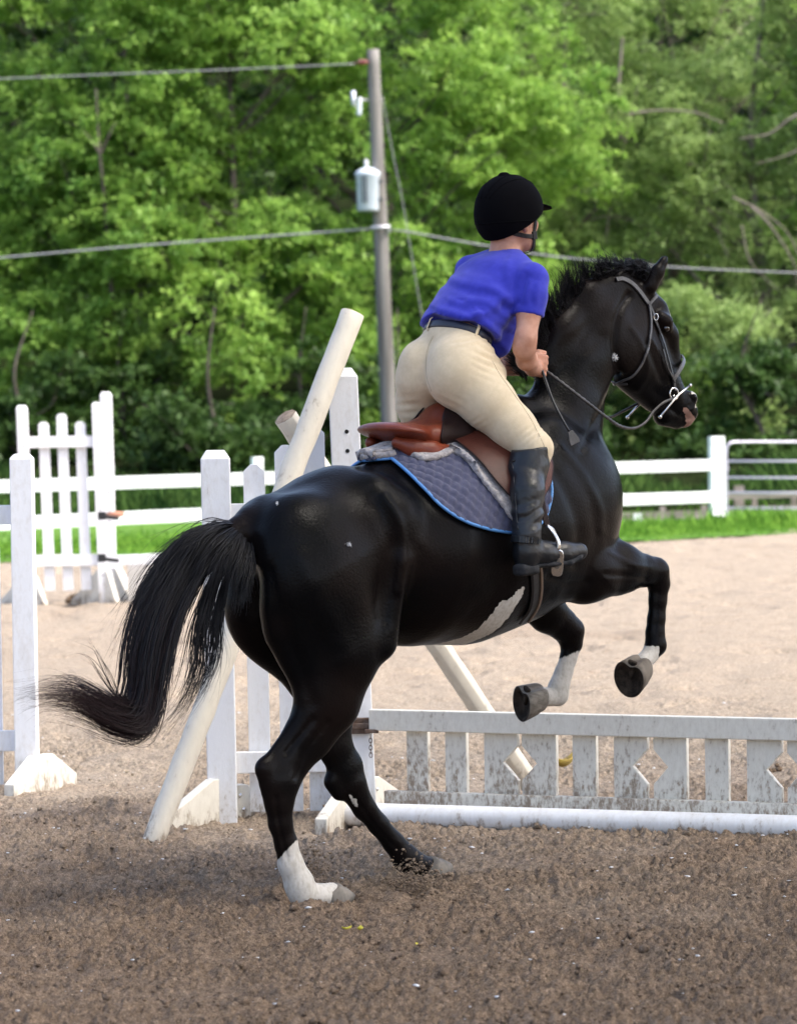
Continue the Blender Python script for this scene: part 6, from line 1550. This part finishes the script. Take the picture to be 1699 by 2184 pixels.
# front row: bright maple-like trees, left to right
row = [(-60, 75, 3.3, 11.5, LIME, 'leftmost bright green tree, its crown cut by the left frame edge', 56000, 201),
       (215, 74, 3.2, 12.0, LIME, 'bright green tree with a forked bare stem behind the distant jump wing', 66000, 202),
       (520, 73.5, 3.1, 12.2, LIME, 'bright green tree left of the utility pole behind the leaning poles', 66000, 203),
       (840, 75, 3.0, 12.6, LIME, 'lime green tree directly behind the utility pole', 66000, 204),
       (1075, 77, 2.2, 12.0, LIME, 'lime green tree behind the black riding helmet', 48000, 205)]
for i, (u, d, w, h, m, lb, nl, sd0) in enumerate(row):
    x = Xu(u, d); rng = np.random.default_rng(sd0)
    bl = masses(rng, x, d, w, .9, h - .6, 66, .65, 1.25, 2.4)
    bare = None
    if sd0 == 202: bare = [([P(240, 640, d - 2.0), P(222, 420, d - 2.1), P(213, 330, d - 2.2), P(208, 250, d - 2.1), P(205, 190, d - 2.0)], .05, .02), ([P(214, 330, d - 2.2), P(232, 290, d - 2.2), P(246, 262, d - 2.2)], .03, .014), ([P(214, 330, d - 2.2), P(195, 300, d - 2.2), P(178, 278, d - 2.2)], .03, .012)]
    clumps_tree('maple_tree', (x, d, 0), h, bl, m, BARK, nl, .135, sd0, lb, group='bright green trees behind the utility pole', lean=(rng.normal(0, .4), 0), bare=bare)
# right: looser grey-green willow-like trees with bare branches
row = [(1215, 80, 2.6, 12.5, OLIVE, 'grey-green tree rising above the horse mane', 46000, 301),
       (1420, 82, 2.8, 13.0, OLIVE, 'grey-green tree with bare arching branches above the horse ears', 48000, 302),
       (1640, 79, 2.8, 12.8, OLIVE, 'rightmost grey-green tree with tangled bare branches', 48000, 303)]
for (u, d, w, h, m, lb, nl, sd0) in row:
    x = Xu(u, d); rng = np.random.default_rng(sd0)
    bl = masses(rng, x, d, w, 3.2 if sd0 != 301 else 2.6, h - .6, 56, .55, 1.05, 2.2)
    bare = []
    if sd0 == 302:
        dd = d - 3.2
        bare = [([P(1340, 560, dd), P(1375, 510, dd), P(1400, 478, dd), P(1470, 455, dd), P(1512, 425, dd), P(1540, 395, dd)], .075, .02), ([P(1385, 500, dd), P(1345, 470, dd), P(1290, 462, dd), P(1255, 470, dd)], .035, .01), ([P(1455, 462, dd), P(1530, 448, dd), P(1590, 470, dd), P(1640, 520, dd)], .03, .01), ([P(1290, 520, dd), P(1300, 450, dd), P(1314, 432, dd)], .035, .015), ([P(1322, 300, dd), P(1318, 200, dd), P(1326, 80, dd)], .06, .03), ([P(1325, 330, dd), P(1345, 250, dd), P(1360, 180, dd)], .03, .01)]
    if sd0 == 303:
        dd = d - 3.0
        bare = [([P(1330, 245, dd), P(1400, 236, dd), P(1480, 240, dd), P(1540, 262, dd)], .03, .012), ([P(1760, 230, dd), P(1690, 250, dd), P(1640, 285, dd), P(1575, 296, dd)], .05, .012), ([P(1740, 300, dd), P(1680, 330, dd), P(1610, 350, dd)], .03, .01), ([P(1600, 440, dd), P(1640, 480, dd), P(1690, 560, dd), P(1699, 620, dd)], .035, .01), ([P(1560, 420, dd), P(1620, 450, dd), P(1680, 500, dd), P(1720, 590, dd)], .028, .008), ([P(1580, 480, dd), P(1600, 560, dd), P(1660, 620, dd)], .02, .006)]
    clumps_tree('willow_tree', (x, d, 0), h, bl, m, BARKL, nl, .11, sd0, lb, droop=.5, group='grey-green trees at the right', twigs=3, trunk_r=.2, bare=bare)
# low boughs on the right, at the height of the horse head
for (u, v, w, hh, m, lb, sd0, nl) in ((1345, 880, 1.5, 1.2, LIME, 'low leafy bush between the horse throat and muzzle', 401, 9000), (1500, 760, 1.35, 1.6, OLIVE, 'leafy bush behind the horse face', 402, 9000), (1290, 960, 1.1, .9, OLIVE, 'low bush behind the horse chest above the white rails', 403, 5000), (1480, 1010, 1.6, .6, DEEP, 'low dark bush behind the right hand fence rails', 404, 5000)):
    d = 72; c_ = P(u, v, d); rng = np.random.default_rng(sd0); bl = [(c_[0] + rng.uniform(-w, w), d + rng.uniform(-1, 1), c_[2] + rng.uniform(-hh, hh), rng.uniform(.35, .6)) for _ in range(11)]
    clumps_tree('bush', (c_[0], d, 0), max(c_[2] + hh, 1), bl, m, BARK, nl, .11, sd0, lb, droop=.6, group=None, trunk_r=.06)['category'] = 'bush'
# dark understorey along the foot of the wood
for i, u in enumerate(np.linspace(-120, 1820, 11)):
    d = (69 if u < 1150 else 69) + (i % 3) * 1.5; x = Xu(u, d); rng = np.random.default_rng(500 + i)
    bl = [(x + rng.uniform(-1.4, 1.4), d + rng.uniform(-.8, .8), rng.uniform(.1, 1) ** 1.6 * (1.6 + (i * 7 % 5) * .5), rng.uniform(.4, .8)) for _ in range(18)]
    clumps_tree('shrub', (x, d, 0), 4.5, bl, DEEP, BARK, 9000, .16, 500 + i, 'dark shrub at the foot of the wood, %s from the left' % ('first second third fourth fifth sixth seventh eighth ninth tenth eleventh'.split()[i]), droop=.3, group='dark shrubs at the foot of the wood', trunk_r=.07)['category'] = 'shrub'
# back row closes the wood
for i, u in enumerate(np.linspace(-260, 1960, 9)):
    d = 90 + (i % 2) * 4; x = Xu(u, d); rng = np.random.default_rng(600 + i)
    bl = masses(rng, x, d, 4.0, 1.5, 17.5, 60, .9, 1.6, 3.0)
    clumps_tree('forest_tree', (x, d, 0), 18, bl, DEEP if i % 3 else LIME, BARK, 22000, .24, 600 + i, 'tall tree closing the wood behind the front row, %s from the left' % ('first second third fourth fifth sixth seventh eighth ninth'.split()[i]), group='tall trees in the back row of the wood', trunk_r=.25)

# the wood goes on past both edges of the frame
def dup_tree(src, u, d, label):
    r = src.copy(); COL.objects.link(r); r.location = Vector((Xu(u, d), d, 0)); r.rotation_euler = (0, 0, rad(140)); r['label'] = label
    for ch in list(src.children): c_ = ch.copy(); COL.objects.link(c_); c_.parent = r
src_m = bpy.data.objects['maple_tree.001']; src_f = bpy.data.objects['forest_tree']; src_s = bpy.data.objects['shrub']
for nm, u in (('left', -420), ('left', -760), ('right', 2020), ('right', 2350)):
    fa = 'nearer' if u in (-420, 2020) else 'farther'
    dup_tree(src_m, u, 77, 'bright green tree just past the %s edge of the picture, the %s of two' % (nm, fa))
    dup_tree(src_f, u + (-60 if u < 0 else 60), 92, 'tall dark tree behind, past the %s edge of the picture, the %s of two' % (nm, fa))
    dup_tree(src_s, u + 90, 71, 'dark shrub past the %s edge of the picture, the %s of two' % (nm, fa))

# unseen tree added right of the photographer to shade the near part of the arena
rng = np.random.default_rng(900)
_off = np.array([math.sin(SUN_AZ) * math.cos(SUN_EL), math.cos(SUN_AZ) * math.cos(SUN_EL)]) / math.sin(SUN_EL)
bl = []
for i in range(120):
    gx0, gy0, zz = rng.uniform(-5.5, 5.5), rng.uniform(4.0, 14.6), rng.uniform(7.0, 10.5)
    c_ = np.array([gx0, gy0]) + _off * zz; bl.append((c_[0], c_[1], zz, rng.uniform(.9, 1.3)))
for i in range(26):
    gx0, gy0, zz = rng.uniform(-5.5, 5.5), 14.2 + 4.2 * rng.random() ** 1.5, rng.uniform(7.0, 10.5); c_ = np.array([gx0, gy0]) + _off * zz; bl.append((c_[0], c_[1], zz, rng.uniform(.7, 1.0)))
cx_, cy_ = np.mean([b_[0] for b_ in bl]), np.mean([b_[1] for b_ in bl])
clumps_tree('added_shade_tree', (cx_ + 1.5, cy_ - 1, 0), 10.5, bl, LIME, BARK, 28000, .26, 901, 'large unseen tree added right of the viewer to shade the near sand', group=None, trunk_r=.35)

# ================================================================== SEED TUFTS ON THE HORSE
def tuft(u, v, r, n, label, seed):
    p, nn = SKIN.hit(u, v, .003); rng = np.random.default_rng(seed); b = MB()
    for i in range(n):
        d = nn * rng.uniform(.2, 1) + rng.normal(0, .8, 3); d /= np.linalg.norm(d); L_ = r * rng.uniform(.4, 1.2)
        b.tube(smoothline([p, p + d * L_ * .6, p + d * L_ + rng.normal(0, .25, 3) * r], 5), np.linspace(.0006, .0003, 5), 3)
    o = b.build('seed_tuft', FLUFF, origin=p); props(o, label, 'seed tuft', 'seed tufts caught on the horse')
tuft(1306, 762, .014, 150, 'fluffy white seed tuft caught on the side of the horse neck', 1)
tuft(742, 1162, .009, 90, 'white seed tuft caught in the middle of the horse hindquarter', 2)
tuft(592, 1076, .007, 60, 'tiny white seed tuft caught near the top of the horse croup', 3)
